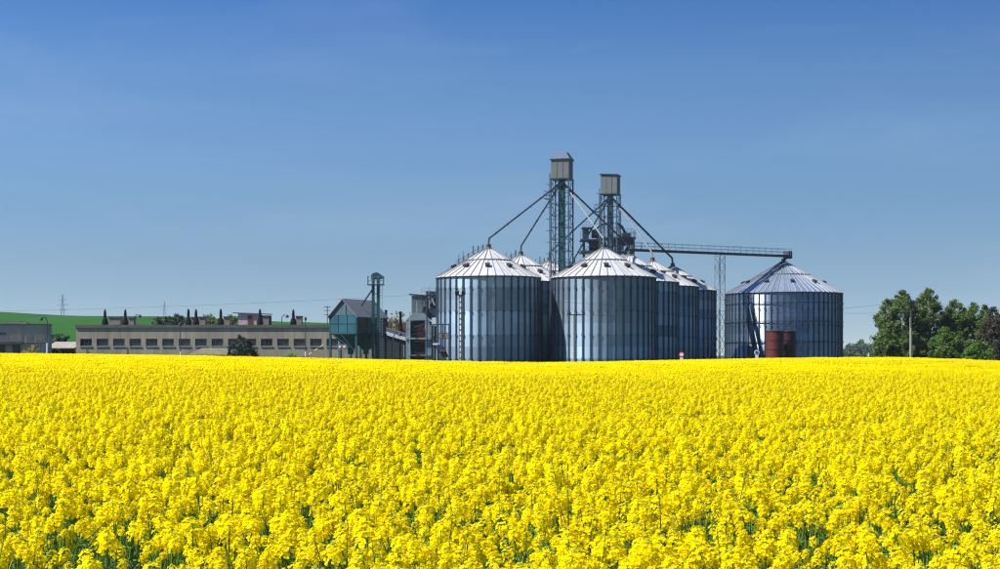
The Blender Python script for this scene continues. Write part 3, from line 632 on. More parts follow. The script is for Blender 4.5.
# frame pieces with open bay
for (a, c) in ((406, 410.5), (424.8, 429.5)): MB().b2(dxx(a), dxx(c), 0, .3, .9, dz_(320.5)).build('column', 'pale_blue', t)
mb.poly([(dxx(405.6), -.02, dz_(320.4)), (dxx(431), -.02, dz_(320.4)), (dxx(424), -.02, dz_(313)), (dxx(413), -.02, dz_(313))]); mb.poly([(dxx(405.6), .3, dz_(320.4)), (dxx(413), .3, dz_(313)), (dxx(424), .3, dz_(313)), (dxx(431), .3, dz_(320.4))])
mb.poly([(dxx(413), -.02, dz_(313)), (dxx(424), -.02, dz_(313)), (dxx(424), 5, dz_(313)), (dxx(413), 5, dz_(313))]); mb.poly([(dxx(405.6), -.02, dz_(320.4)), (dxx(413), -.02, dz_(313)), (dxx(413), 5, dz_(313)), (dxx(405.6), 5, dz_(320.4))]); mb.build('gable', 'pale_blue', t)
MB().b2(dxx(406.2), dxx(429.3), .35, 5, .9, dz_(320.6)).build('housing', 'dark_green_wall', t)
for zz in ((354.8, 339.8), (336.8, 319.5)): 
    for r in range(3): h0, h1 = dz_(zz[0]), dz_(zz[1]); a0 = h0 + (h1 - h0) * r / 3; MB().b2(dxx(417), dxx(424.6), .12, .34, a0 + .04, a0 + (h1 - h0) / 3 - .04).build('louvre_panel', 'maroon', t)
    for r in range(4): h0, h1 = dz_(zz[0]), dz_(zz[1]); a0 = h0 + (h1 - h0) * (r + .5) / 4; MB().b2(dxx(411), dxx(416.8), .15, .3, a0, a0 + .12).build('louvre_slat', 'steel_blue', t)
MB().b2(dxx(405.6), dxx(430), -.25, -.003, dz_(339.4), dz_(337.6)).build('walkway', 'galv', t)
MB().b2(dxx(409), dxx(430), -.2, .33, dz_(355.8), dz_(354.9)).build('base_beam', 'pale_blue', t)
for px in (407.5, 418, 428.5): MB().b2(dxx(px) - .15, dxx(px) + .15, 0, .3, 0, .9).build('foot', 'steel_dark', t)
MB().b2(dxx(409.5), dxx(425.5), 5.1, 8, 0, dz_(294.3)).build('upper_tower', 'cabin_cream', t)
MB().b2(dxx(425.5) + .003, dxx(429.5), 5.4, 8, 0, dz_(296)).build('tower_side', 'pale_blue', t)
MB().box((dxx(418.5), 6.5, dz_(293.6)), (dxx(430) - dxx(407), 3.1, .1), ry=R_(5)).build('tower_roof', 'steel_dark', t)
MB().b2(dxx(425), dxx(438), 1, 4, dz_(317), dz_(308)).build('fan_housing', 'steel_dark', t)
MB().b2(dxx(425.5), dxx(431), 1.5, 3.5, dz_(294.5), dz_(290.5)).build('motor_box', 'vent_dark', t)
mb = MB(); mb.tube((dxx(433), 2, dz_(308)), (dxx(433), 2, dz_(291)), .5, .38, n=12); mb.build('cyclone', 'steel_blue', t)
mb = MB(); mb.tube((dxx(428), 2, dz_(294)), (dxx(437), 2, dz_(305)), .14, n=6); mb.tube((dxx(436), 1.5, dz_(295)), (dxx(428), 1.5, dz_(307)), .14, n=6); mb.tube((dxx(422), .8, dz_(313)), (dxx(423.5), .8, dz_(306)), .3, n=8); mb.build('duct', 'steel_dark', t)
mb = MB(); mb.tube((dxx(434.5), 1.2, dz_(305)), (dxx(431.5), 1.2, dz_(298)), .12, n=6); mb.build('duct', 'galv_light', t)
mb = MB(); rail(mb, (dxx(421), 1, dz_(294)), (dxx(438), 1, dz_(294)), .85, 5); rail(mb, (dxx(417), 1, dz_(312.6)), (dxx(426), 1, dz_(312.6)), 1.0, 3); mb.build('railing', 'galv', t)
mb = MB(); p0, p1 = (dxx(429.5), dz_(319.2)), (dxx(438), dz_(325)); mb.poly([(p0[0], -.03, p0[1]), (p1[0], -.03, p1[1]), (p1[0], 3, p1[1]), (p0[0], 3, p0[1])]); mb.poly([(p0[0], -.03, p0[1] - .18), (p1[0], -.03, p1[1] - .18), (p1[0], -.03, p1[1]), (p0[0], -.03, p0[1])]); mb.build('side_roof', 'white_paint', t)
MB().b2(dxx(430), dxx(437), .4, 3, 0, dz_(325.4)).build('side_bay', 'dark_green_wall', t)
for (a, c, r_, m_) in (((406, 330, -.4), (431, 322, -.4), .05, 'steel_dark'), ((410, 356, -.5), (410, 312, -.5), .07, 'galv'), ((427, 356, -.6), (427, 300, -.6), .09, 'steel_dark'), ((427, 300, -.6), (433, 294, 1), .09, 'steel_dark'), ((430.5, 340, -.3), (438, 333, -.3), .06, 'steel_dark'), ((430.5, 333, -.3), (438, 341, -.3), .06, 'steel_dark'),
        ((404, 345, -.4), (404, 357, -.4), .05, 'galv'), ((415, 300, 4.9), (415, 313, 4.9), .06, 'galv'), ((420, 295, 4.9), (420, 313, 4.9), .08, 'steel_dark'), ((436.5, 288, 1), (436.5, 309, 1), .06, 'steel_dark'), ((429, 286, 1.2), (429, 309, 1.2), .05, 'galv')):
    MB().tube((dxx(a[0]), a[2], dz_(a[1])), (dxx(c[0]), c[2], dz_(c[1])), r_, n=6).build('pipe', m_, t)
for px in (430.6, 433.5, 436.6): MB().b2(dxx(px) - .09, dxx(px) + .09, 0, .18, 0, dz_(325.2)).build('post', 'pale_blue', t)

# pipe frame before the leftmost silo
DPF = 189.0; fx = X(433, DPF); t = thing('pipe_frame', 'thin dark goalpost-shaped pipe frame in front of the leftmost silo', 'frame', (fx, DPF, gzf(fx, DPF))); fg = t.location.z; wf = X(449, DPF) - fx; zf_ = lambda py: Z(py, DPF) - fg
for xx in (0, wf * .62, wf): MB().tube((xx, 0, 0), (xx, 0, zf_(324.3)), .07, n=8).build('post', 'steel_dark', t)
mb = MB(); mb.tube((-.1, 0, zf_(324.3)), (wf + .1, 0, zf_(324.3)), .07, n=8)
for py in (333, 338.5): mb.tube((wf * .35, 0, zf_(py)), (wf + .15, 0, zf_(py)), .05, n=6)
mb.build('crossbar', 'steel_dark', t)
for k in range(3): 
    c = wf * (.45 + .2 * k); mb = MB(); mb.tube((c, -.03, zf_(335.7)), (c, .03, zf_(335.7)), .25, n=10); mb.build('insulator_disc', 'vent_housing', t)
# small machine
DM = 186.0; mx_ = X(441, DM); t = thing('loading_machine', 'small blue and black machine with red guard before the leftmost silo', 'machine', (mx_, DM, gzf(mx_, DM))); mg = t.location.z; s = DM / F; zm = lambda py: Z(py, DM) - mg
MB().b2(-.62, -.4, -.1, .1, 0, zm(345)).build('mast', 'pale_blue', t); MB().b2(-.95, -.2, -.2, .25, zm(345), zm(343.2)).build('top_plate', 'white_paint', t)
MB().box((-.05, 0, zm(348)), (.9, .7, .6), ry=R_(25)).build('engine_cover', 'blue_paint', t); MB().box((.18, -.1, zm(350.7)), (.55, .72, .2), ry=R_(20)).build('guard', 'red_paint', t)
mb = MB(); p = [(-.15, zm(352)), (.55, zm(351)), (.85, zm(356)), (.75, zm(357.5)), (.15, zm(357))]
for y in (-.4, .4): mb.poly([(x, y, z) for x, z in p])
for i in range(5): (a0, z0), (a1, z1) = p[i], p[(i + 1) % 5]; mb.poly([(a0, -.4, z0), (a1, -.4, z1), (a1, .4, z1), (a0, .4, z0)])
mb.build('hopper', 'black_rubber', t)
MB().b2(-.6, .8, -.25, .25, .35, .5).build('chassis', 'pale_blue', t)
for xx in (-.4, .5):
    wh = MB().tube((xx, -.42, .36), (xx, -.28, .36), .36, n=16).build('wheel', 'black_rubber', t); MB().tube((xx, -.44, .36), (xx, -.425, .36), .18, n=12).build('rim', 'white_paint', wh)
for xx in (-.2, .3): MB().b2(xx - .06, xx + .06, -.1, .1, .5, zm(349)).build('stand', 'blue_paint', t)

# ------------------------------------------------------------------ poles, lamps, signs, wires
def pole_thing(name, label, cat, px, D, group=None): x = X(px, D); z = gzf(x, D); return thing(name, label, cat, (x, D, z), 0, group), z
t, z0 = pole_thing('floodlight_pole', 'pale concrete pole with two floodlights in front of the leftmost silo', 'lamp post', 460.3, 178); h = Z(292, 178) - z0
MB().b2(.09, .20, -.12, .12, 0, h - .4).build('pole_rail', 'steel_dark', t); mb = MB(); mb.b2(-.19, -.07, -.12, .12, 0, h - .4)
for z in np.arange(.8, h - .5, .62): mb.b2(-.07, .09, -.1, .1, z, z + .2)
mb.build('pole', 'concrete_pole', t)
MB().b2(-.5, .5, -.06, .06, h - .4, h - .28).build('crossarm', 'steel_dark', t)
for sx in (-.36, .36): MB().box((sx, -.15, h - .05), (.42, .4, .4), rx=R_(20)).build('floodlight', 'vent_dark', t)
t, z0 = pole_thing('utility_pole', 'perforated concrete pole with thin crossarm before the right row front silo', 'utility pole', 575, 178); h = Z(313.5, 178) - z0
mb = MB(); mb.b2(-.17, -.07, -.12, .12, 0, h)
for z in np.arange(.5, h, .5): mb.b2(-.07, .07, -.1, .1, z, z + .2)
mb.build('pole', 'concrete_pole', t); MB().b2(.07, .17, -.12, .12, 0, h).build('pole_rail', 'steel_dark', t); MB().b2(-.9, .9, -.06, .06, h - .22, h - .1).build('crossarm', 'steel_dark', t)
for xx in (-.8, -.45, .45, .8): MB().tube((xx, 0, h - .1), (xx, 0, h + .14), .05, .03, n=6).build('insulator', 'vent_dark', t)
t, z0 = pole_thing('power_pole', 'power pole with dark top and pale concrete foot among the birches', 'utility pole', 911, 200); h = Z(300.5, 200) - z0; hm = Z(319.5, 200) - z0
MB().tube((0, 0, 0), (0, 0, hm + .3), .19, .16, n=10).build('concrete_stub', 'concrete_pole', t); mb = MB(); mb.tube((.0, -.2, hm - 1.0), (0, -.2, h), .15, .12, n=10); mb.build('pole', 'wood_dark', t)
MB().b2(-.55, .85, -.4, -.2, h - .35, h - .2).build('crossarm', 'wood_dark', t); MB().b2(-.4, .4, -.42, -.2, h - .7, h - .55).build('crossarm', 'wood_dark', t)
for xx in (-.5, -.15, .3, .8): MB().tube((xx, -.3, h - .2), (xx, -.3, h + .1), .07, .05, n=6).build('insulator', 'vent_dark', t)
def wire(label, a, b, sag, r=.016, m='wire'):
    mb = MB(); N = 16; pts = []
    for i in range(N + 1): u = i / N; p = a.lerp(b, u); p.z -= sag * 4 * u * (1 - u); pts.append(p)
    o = mb.path(pts, r, n=4).build('power_line', m); tag(o, label, 'cable', 'power lines'); return o
wire('thin wire from the floodlight pole across the silos to the power pole', P(460.3, 293, 178), P(911, 313, 200), .75)
wire('upper thin wire reaching the power pole crossarm from the perforated pole', P(576, 315, 178), P(909, 301.5, 200), .75)
wire('thin wire from the floodlight pole leftwards over the long building', P(460.3, 292.5, 178), P(-80, 312, 230), .45)
wire('thin wire running right from the power pole over the trees', P(913, 301.5, 200), P(1080, 312, 205), .25)
def lamp(label, px, D, ytop, side, base_white=None):
    t, z0 = pole_thing('street_lamp', label, 'street lamp', px, D, 'street lamps'); h = Z(ytop, D) - z0; s = D / F
    mid = Z(base_white, D) - z0 if base_white else 0
    if mid: MB().tube((0, 0, 0), (0, 0, mid), .13, .12, n=8).build('lower_post', 'white_paint', t)
    pts = [(0, 0, mid), (0, 0, h - .9)] + [(side * .55 * (1 - math.cos(a)), 0, h - .9 + .75 * math.sin(a)) for a in np.linspace(.3, math.pi * .55, 5)]
    MB().path(pts, .07, n=6).build('post', 'steel_dark', t)
    e = pts[-1]; mb = MB(); mb.lathe([(0, .12), (.16, .1), (.28, -.12), (.30, -.35), (0, -.4)], 10); mb.build('lamp_head', 'vent_dark', t, (e[0] + side * .28, 0, e[2] - .1))
lamp('curved street lamp at the corner of the leftmost workshop', 47.3, 238, 316.3, -1, 343)
lamp('curved street lamp behind the long building, left of its middle', 134.5, 275, 313.8, 1)
lamp('curved street lamp behind the long building, near the right-hand stack', 281.8, 275, 314, 1)
lamp('short leaning street lamp in front of the dark shed', 393.5, 222, 331.5, 1)
for px, D, yt, lab in ((180.4, 250, 322.5, 'thin dark post with white foot left of the low shelter'), (305.5, 248, 317, 'dark-topped thin post in front of the long building near the barrier')):
    t, z0 = pole_thing('lamp_post', lab, 'post', px, D); h = Z(yt, D) - z0
    MB().tube((0, 0, 0), (0, 0, 2.4), .09, .085, n=8).build('lower_post', 'white_paint', t); MB().tube((0, 0, 2.4), (0, 0, h - .3), .08, .06, n=8).build('post', 'steel_dark', t); MB().lathe([(0, -.35), (.16, -.3), (.2, 0), (.12, .22), (0, .28)], 10).build('lamp_head', 'vent_dark', t, (0, 0, h - .25))
t, z0 = pole_thing('telegraph_pole', 'thin telegraph pole with three crossarms behind the teal hopper', 'utility pole', 327.3, 300); h = Z(306, 300) - z0
MB().tube((0, 0, 0), (0, 0, h), .1, .08, n=6).build('pole', 'wood_dark', t)
for k, py in enumerate((307, 310.5, 315)): zz = Z(py, 300) - z0; MB().b2(-.62, .62, -.05, .05, zz - .05, zz + .05).build('crossarm', 'wood_dark', t)
# barrier
DB = 232.0; t, z0 = pole_thing('barrier_boom', 'raised red and white barrier boom left of the teal hopper', 'barrier', 306, DB); a = Vector((0, 0, Z(356.5, DB) - z0)); e = Vector((X(323, DB) - X(306, DB), 0, Z(345, DB) - z0))
MB().b2(-.2, .2, -.2, .2, 0, a.z).build('stand', 'concrete_pole', t)
for k in range(6): MB().tube(a.lerp(e, k / 6), a.lerp(e, (k + 1) / 6), .05, n=6).build('boom_stripe', 'red_paint' if k % 2 == 0 else 'white_paint', t)
MB().box((a.x - .35, 0, a.z - .2), (.35, .25, .4)).build('counterweight', 'steel_dark', t)
# road signs
def rsign(label, px, D, yc, r, rim, face, yb):
    t, z0 = pole_thing('road_sign', label, 'sign', px, D); zc = Z(yc, D) - z0
    MB().tube((0, .03, 0), (0, .03, zc + r), .03, n=6).build('post', 'galv', t)
    d = MB().tube((0, 0, zc), (0, -.02, zc), r, n=28).build('sign_disc', rim, t); MB().tube((0, -.022, zc), (0, -.03, zc), r * .68, n=28).build('sign_face', face, d)
    MB().b2(-r * .62, r * .62, -.02, 0, zc - r - .5, zc - r - .02).build('lower_plate', 'sign_white', t)
rsign('round white road sign with red rim at the field edge before the right row', 681.5, 181, 354.6, .31, 'sign_red', 'sign_white', 361)
rsign('round pale road sign with dark blue centre left of the red tanks', 756.8, 183, 352.6, .30, 'sign_white', 'sign_blue', 359)
# pylons on the hill
def pylon(label, px, D, ytop, arms):
    x = X(px, D); crest = EYE + (HY - np.interp(px, HX, HYR)) * DC / F; zb = crest - 8; t = thing('power_pylon', label, 'pylon', (x, D, zb), 0, 'pylons beyond the hill'); h = Z(ytop, D) - zb
    mb = MB(); k = 8; prev = None
    for i in range(k + 1):
        u = i / k; hw = 1.7 * (1 - u) + .18; z = h * u; cur = [(sx * hw, sy * hw, z) for sx, sy in ((-1, -1), (1, -1), (1, 1), (-1, 1))]
        if prev:
            for j in range(4): mb.tube(prev[j], cur[j], .13, n=4); mb.tube(prev[j], cur[(j + 1) % 4], .08, n=4)
        prev = cur
    mb.build('mast', 'galv', t)
    for py, wd in arms: z = Z(py, D) - zb; m2 = MB(); m2.tube((-wd, 0, z), (wd, 0, z), .14, n=4); m2.tube((-wd, 0, z), (0, 0, z + 1.2), .09, n=4); m2.tube((wd, 0, z), (0, 0, z + 1.2), .09, n=4); m2.build('crossarm', 'galv', t)
pylon('distant lattice pylon on the green hill, the nearer and taller one', 62.5, 1150, 294.5, ((300, 3.2), (305, 4.0), (310, 3.2)))
pylon('distant lattice pylon on the green hill, the smaller one further right', 164.3, 1500, 301.5, ((306, 3.2), (309.5, 4.0)))

# ------------------------------------------------------------------ trees
def leaf_mesh(clumps, per, size, seed, mats, ratio=.6):
    r = np.random.default_rng(seed); vs_, fs_ = [], []; n = 0
    for (c, rad) in clumps:
        k = int(per * rad * rad)
        if k < 3: k = 3
        d = r.normal(size=(k, 3)); d /= np.linalg.norm(d, axis=1)[:, None]; d *= (r.random(k) ** .5 * np.where(r.random(k) < .25, 1.5, 1.0))[:, None] * np.array([rad, rad, rad * .85])
        p = np.array(c) + d; s = size * r.uniform(.6, 1.3, k)
        nrm_ = r.normal(size=(k, 3)) + np.array([0, 0, .6]) + d / rad * .8; nrm_ /= np.linalg.norm(nrm_, axis=1)[:, None]
        t1 = np.cross(nrm_, r.normal(size=(k, 3))); t1 /= np.linalg.norm(t1, axis=1)[:, None]; t2 = np.cross(nrm_, t1)
        a = t1 * s[:, None] * .5; b = t2 * (s * ratio)[:, None] * .5
        q = np.stack([p - a, p - b * .9 - a * .1, p + a, p + b], 1); vs_.append(q.reshape(-1, 3)); fs_.append(np.arange(4 * k).reshape(-1, 4) + n); n += 4 * k
    v = np.concatenate(vs_); f = np.concatenate(fs_)
    me = bpy.data.meshes.new('crown'); me.vertices.add(len(v)); me.vertices.foreach_set('co', v.ravel())
    me.loops.add(4 * len(f)); me.loops.foreach_set('vertex_index', f.ravel().astype(np.int32)); me.polygons.add(len(f)); me.polygons.foreach_set('loop_start', np.arange(0, 4 * len(f), 4, dtype=np.int32))
    me.update(calc_edges=True); me.validate(); me.materials.append(M[mats]); return me
def tree(name, label, cat, px, D, ytop, wpx, leafm, barkm, seed, spires=3, per=150, size=.30, low=.06, group=None, shape=.8, nclump=70, trunk=True):
    x = X(px, D); z0 = gzf(x, D) if D < 300 else 0.0
    if D > 300:
        crest = EYE + (HY - np.interp(px, HX, HYR)) * DC / F; z0 = max(0, -1 + (crest + 1) * ((D - 320) / 580) ** .95) if D > 320 else 0
    H = Z(ytop, D) - z0; Wd = wpx * D / F; r = random.Random(seed)
    t = thing(name, label, cat, (x, D, z0), 0, group)
    sp = [(0, 0, H)] + [(r.uniform(-.33, .33) * Wd, r.uniform(-.3, .3) * Wd, H * r.uniform(.74, .97)) for _ in range(spires - 1)]
    tips = []; clumps = []
    per_sp = max(3, int(nclump * 2.7) // spires)
    for (sx, sy, sh) in sp:
        rw = Wd * .5 - abs(sx) * .75
        for i in range(per_sp):
            u = low + (1 - low) * (i + r.random()) / per_sp
            env = math.sin((u * .72 + .26) * math.pi) ** shape
            rad = max(.12, rw * max(.05, min(1, env * 1.1)))
            a = r.uniform(0, 2 * math.pi); q = rad * math.sqrt(r.uniform(.08, 1)) * .85
            c = (sx + math.cos(a) * q, sy + math.sin(a) * q, sh * u)
            cr = min(r.uniform(.20, .60) * max(.45, min(1.1, .35 + rad * .35)), Wd * .15)
            clumps.append((c, cr)); tips.append((sx, sy, sh, c))
        clumps.append(((sx, sy, sh - .25), min(.38, Wd * .1)))
    if trunk:
        mb = MB(); tr = H * .010 + .03
        for (sx, sy, sh) in sp:
            pts = [Vector((sx * .12, sy * .12, 0)), Vector((sx * .3 + r.uniform(-.1, .1), sy * .3, sh * .25)), Vector((sx * .8, sy * .8 + r.uniform(-.1, .1), sh * .6)), Vector((sx, sy, sh * .97))]
            mb.path(pts, [tr, tr * .75, tr * .45, .012], n=7)
        mb.build('trunk', barkm, t)
        mb = MB()
        for (sx, sy, sh, c) in tips[::2]:
            u = max(.05, c[2] / sh - .12); s0 = Vector((sx * min(1, u * 1.3), sy * min(1, u * 1.3), sh * u)); cv = Vector(c); md = s0.lerp(cv, .5) + Vector((0, 0, .12 * H / 9))
            mb.path([s0, md, cv], [tr * .3, tr * .18, .01], n=4)
        mb.build('limb', barkm, t)
    link('crown', leaf_mesh(clumps, per, size, seed, leafm), t)
    return t
tree('birch_tree', 'tall birch with ragged top just left of the power pole', 'tree', 901, 214, 290.5, 54, 'leaf_birch', 'bark_birch', 21, 4, 850, .23, nclump=150, group='trees at the field edge')
tree('birch_tree', 'tallest birch just right of the power pole with two thin tips', 'tree', 929, 216, 288.5, 44, 'leaf_birch', 'bark_birch', 25, 4, 850, .23, nclump=130, group='trees at the field edge')
tree('birch_tree', 'mid-sized leafy tree in the middle of the right-hand grove', 'tree', 955, 218, 300.5, 50, 'leaf_birch', 'bark', 29, 4, 850, .23, nclump=120, group='trees at the field edge')
tree('birch_tree', 'pale-trunked tree with lacy top near the right edge', 'tree', 973, 217, 303, 42, 'leaf_light', 'bark_birch', 35, 3, 800, .23, nclump=90, group='trees at the field edge')
tree('plum_tree', 'dark brownish tree cut by the right edge of the photo', 'tree', 993, 214, 308, 34, 'leaf_purple', 'bark', 37, 3, 850, .23, nclump=110, group='trees at the field edge')
tree('hazel_bush', 'bright green rounded bush at the foot of the right-hand grove', 'bush', 980, 200, 341.5, 34, 'leaf_light', 'bark', 39, 3, 380, .25, nclump=60, shape=.5, low=.1)
tree('elder_bush', 'low dark bush under the leftmost birch', 'bush', 887, 208, 330, 26, 'leaf_birch', 'bark', 41, 3, 850, .23, nclump=60, shape=.5)
tree('elder_bush', 'low green bush between the grove and the power pole foot', 'bush', 946, 206, 328, 32, 'leaf_light', 'bark', 43, 3, 850, .23, nclump=70, shape=.5)
tree('pine_tree', 'small dark pine in front of the long building windows', 'tree', 240, 240, 335.5, 33, 'leaf_pine', 'bark', 46, 4, 520, .22, nclump=90, shape=1.0, low=.08)
tree('garden_shrub', 'yellowish shrub in front of the leftmost workshop', 'shrub', 33, 232, 345.5, 26, 'leaf_yellow', 'bark', 47, 4, 160, .2, nclump=40, shape=.5, low=.3)
tree('garden_shrub', 'small bright green shrub at the left end of the long building', 'shrub', 87, 235, 349.3, 7, 'leaf_bright', 'bark', 49, 1, 400, .2, nclump=12, low=.3)
tree('garden_shrub', 'bright green low shrub right of the dark pine', 'shrub', 292, 235, 353.8, 18, 'leaf_bright', 'bark', 51, 3, 400, .2, nclump=20, low=.4)
for i, (px, yt, wp, D) in enumerate(((157, 317.5, 22, 290), (166, 316.5, 22, 293), (177, 314.2, 18, 288), (207, 315, 22, 292), (214, 317, 20, 290), (231, 315.5, 22, 292), (200, 318, 18, 294), (236, 317, 18, 290))):
    tree('leafy_tree', ['rounded dark tree behind the long building, leftmost of that group', 'dark tree second from left above the long building roof', 'roundest dark tree right of the small pylon', 'green tree between the paired and the single stack', 'smaller green tree left of the middle stack',
         'green tree right of the middle stack, beside the hut', 'green tree just right of the paired stacks', 'small green tree touching the hut'][i], 'tree', px, D, yt, wp, 'leaf_pine' if i < 3 else 'leaf_birch', 'bark', 60 + i, 3, 420, .3, nclump=60, shape=.3, group='trees behind the long building')
tree('hill_bush', 'dark bush on the green hill behind the linking shed', 'bush', 58.5, 290, 335, 22, 'leaf_dark', 'bark', 71, 4, 420, .3, nclump=70, shape=.3, low=.2)
tree('pale_tree', 'pale tan tree behind the dark shed', 'tree', 397, 290, 312, 30, 'leaf_tan', 'bark', 73, 5, 260, .28, nclump=90, shape=.35)
for px, yt in ((386, 310), (400.5, 311.5)):
    t, z0 = pole_thing('tall_stack', ['dark slender stack behind the dark shed, beside the teal elevator', 'dark slender stack behind the dark shed, beside the grain dryer'][px > 390], 'chimney', px, 285); h = Z(yt, 285) - z0
    MB().lathe([(.55, 0), (.5, h * .6), (.3, h * .72), (.2, h - .3), (.28, h - .25), (.24, h), (0, h + .02)], 12).build('flue', 'stack_black', t); MB().b2(-.9, .9, .8, 2.2, 0, h - 2.0).build('flue_base', 'rust', t)
# far wood on the right horizon
cl = []
for i in range(900):
    px = rnd.uniform(825, 1080); D = rnd.uniform(900, 1100); top = 344.5 + 2.0 * math.sin(px * .21) + 1.4 * math.sin(px * .53 + 1) + (2.5 if px < 846 else 0)
    u = rnd.random() ** .6; zt_ = Z(top + rnd.uniform(0, 2), D) * u; cl.append(((X(px, D), D, max(.4, zt_)), rnd.uniform(.9, 2.0)))
tag(link('far_wood', leaf_mesh(cl, 26, 1.1, 5, 'leaf_far', .8)), 'hazy distant wood on the horizon right of the widest silo', 'forest', kind='stuff')

# ------------------------------------------------------------------ rapeseed
def head_mesh(seed, nfl, length, rad, petals=4, fs=.0105):
    r = random.Random(seed); mb = MB()
    for i in range(nfl):
        u = (i + .5) / nfl; a = i * 2.39996 + r.uniform(-.35, .35)
        z = length * u + r.uniform(-.008, .008); rr = rad * math.sqrt(max(.03, 1 - (1.6 * u - .6) ** 2)) * r.uniform(.72, 1.1)
        c = Vector((rr * math.cos(a), rr * math.sin(a), z)); nr_ = Vector((math.cos(a) * (1.0 - .6 * u) + r.uniform(-.3, .3), math.sin(a) * (1.0 - .6 * u) + r.uniform(-.3, .3), .25 + .9 * u + r.uniform(-.3, .3))).normalized()
        t1 = nr_.orthogonal().normalized(); t2 = nr_.cross(t1); a0 = r.uniform(0, 6.28); s = fs * r.uniform(.8, 1.2)
        if petals == 4:
            for k in range(4):
                aa = a0 + k * math.pi / 2; d = t1 * math.cos(aa) + t2 * math.sin(aa); e = nr_.cross(d); cup = nr_ * s * r.uniform(.05, .4)
                mb.poly([c + d * s * .05, c + d * s * .70 - e * s * .56 + cup * .7, c + d * s * 1.08 - e * s * .2 + cup, c + d * s * 1.08 + e * s * .2 + cup, c + d * s * .70 + e * s * .56 + cup * .7])
        else:
            q = [c + (t1 * math.cos(a0 + k * math.pi / 2) + t2 * math.sin(a0 + k * math.pi / 2)) * s * 1.05 for k in range(4)]; mb.poly(q)
        if petals == 4:
            b0 = Vector((0, 0, max(-.01, z - .02))); e = nr_.cross(Vector((0, 0, 1))); e = e.normalized() * .0009 if e.length > 1e-4 else Vector((.0009, 0, 0)); mb.poly([b0 - e, b0 + e, c + e, c - e], 2)
    if petals == 4:
        for i in range(12):
            a = i * 2.4; rr = .012 * math.sqrt(i / 12); c = Vector((rr * math.cos(a), rr * math.sin(a), length + .006 - rr * .5)); s = .0038
            v = [c + Vector(q) * s for q in ((1, 0, 0), (0, 1, 0), (-1, 0, 0), (0, -1, 0), (0, 0, 1.6), (0, 0, -1.6))]
            for q in ((0, 1, 4), (1, 2, 4), (2, 3, 4), (3, 0, 4)): mb.poly([v[j] for j in q], 1)
        mb.tube((0, 0, -.10), (0, 0, length), .0028, .0015, n=3, m=2)
        for i in range(7):    # thin pods below the flowers
            a = i * 2.4 + seed; z = -.012 - .011 * i; c = Vector((0, 0, z)); d = Vector((math.cos(a), math.sin(a), .55)).normalized(); e = d.cross(Vector((0, 0, 1))).normalized() * .0012
            mb.poly([c - e, c + e, c + d * .045], 2)
    return mb
HEADS = []
for k in range(8):
    r = random.Random(100 + k); HEADS.append(head_mesh(k, r.randint(32, 46), r.uniform(.05, .095), r.uniform(.030, .047), 4, .0114).mesh('flower_head', ['petal', 'bud', 'rape_green']))
PLANTS = []     # (stem mesh, leaf mesh, [(head index, location, rotation, scale)])
for k in range(8):
    r = random.Random(300 + k); st = MB(); lf = MB(); heads = []
    lean = Vector((r.uniform(-.05, .12), r.uniform(-.08, .08), 0))
    top = Vector((lean.x, lean.y, 1.10)); st.path([(0, 0, -.03), lean * .35 + Vector((0, 0, .5)), top], [.007, .006, .003], n=5)
    heads.append((r.randrange(8), top, (r.uniform(-.2, .2), r.uniform(-.2, .2), r.uniform(0, 6)), r.uniform(.95, 1.3)))
    for b_ in range(r.randint(8, 12)):
        u = r.uniform(.40, .85); s0 = Vector((lean.x * u, lean.y * u, 1.1 * u)); a = b_ * 2.4 + r.uniform(-.5, .5); ln_ = r.uniform(.08, .34); zt_ = r.uniform(.88, 1.0) if r.random() < .2 else r.uniform(.97, 1.10)
        e = Vector((s0.x + math.cos(a) * ln_, s0.y + math.sin(a) * ln_, max(zt_, s0.z + .12))); md = s0.lerp(e, .5) + Vector((math.cos(a) * .03, math.sin(a) * .03, -.02)); st.path([s0, md, e], [.004, .0035, .0022], n=4)
        heads.append((r.randrange(8), e, (r.uniform(-.3, .3), r.uniform(-.3, .3), r.uniform(0, 6)), r.choice((r.uniform(.45, .7), r.uniform(.7, 1.05)))))
        if r.random() < .8:
            d = Vector((math.cos(a + .4), math.sin(a + .4), .5)).normalized(); sd_ = d.cross(Vector((0, 0, 1))).normalized() * .012; L_ = r.uniform(.07, .13); lf.poly([s0, s0 + d * L_ * .5 - sd_, s0 + d * L_ + Vector((0, 0, -.02)), s0 + d * L_ * .5 + sd_])
    for b_ in range(7):
        z = r.uniform(.15, .75); a = b_ * 2.4; s0 = Vector((lean.x * z, lean.y * z, z)); d = Vector((math.cos(a), math.sin(a), r.uniform(.1, .8))).normalized(); sd_ = d.cross(Vector((0, 0, 1))).normalized() * r.uniform(.02, .04); L_ = r.uniform(.14, .26); dn = Vector((0, 0, -.06))
        m_ = s0 + d * L_ * .55; lf.poly([s0, m_ - sd_, m_ + dn * .0, m_ + sd_]); lf.poly([m_ - sd_, s0 + d * L_ + dn, m_ + sd_, m_])
    PLANTS.append((st.mesh('stem', ['rape_green']), lf.mesh('leaves', ['rape_green']), heads))
# a few tall bare stalks
stk = MB(); stk.path([(0, 0, .6), (.02, 0, .95), (.06, .0, 1.24)], [.005, .004, .0015], n=4)
for i in range(10): a = i * 2.4; c = Vector((.02 + .04 * i / 10, 0, .95 + .027 * i)); stk.poly([c, c + Vector((.003, 0, .004)), c + Vector((math.cos(a) * .02, math.sin(a) * .02, .03))])
STALK = stk.mesh('bare_stalk', ['rape_green'])

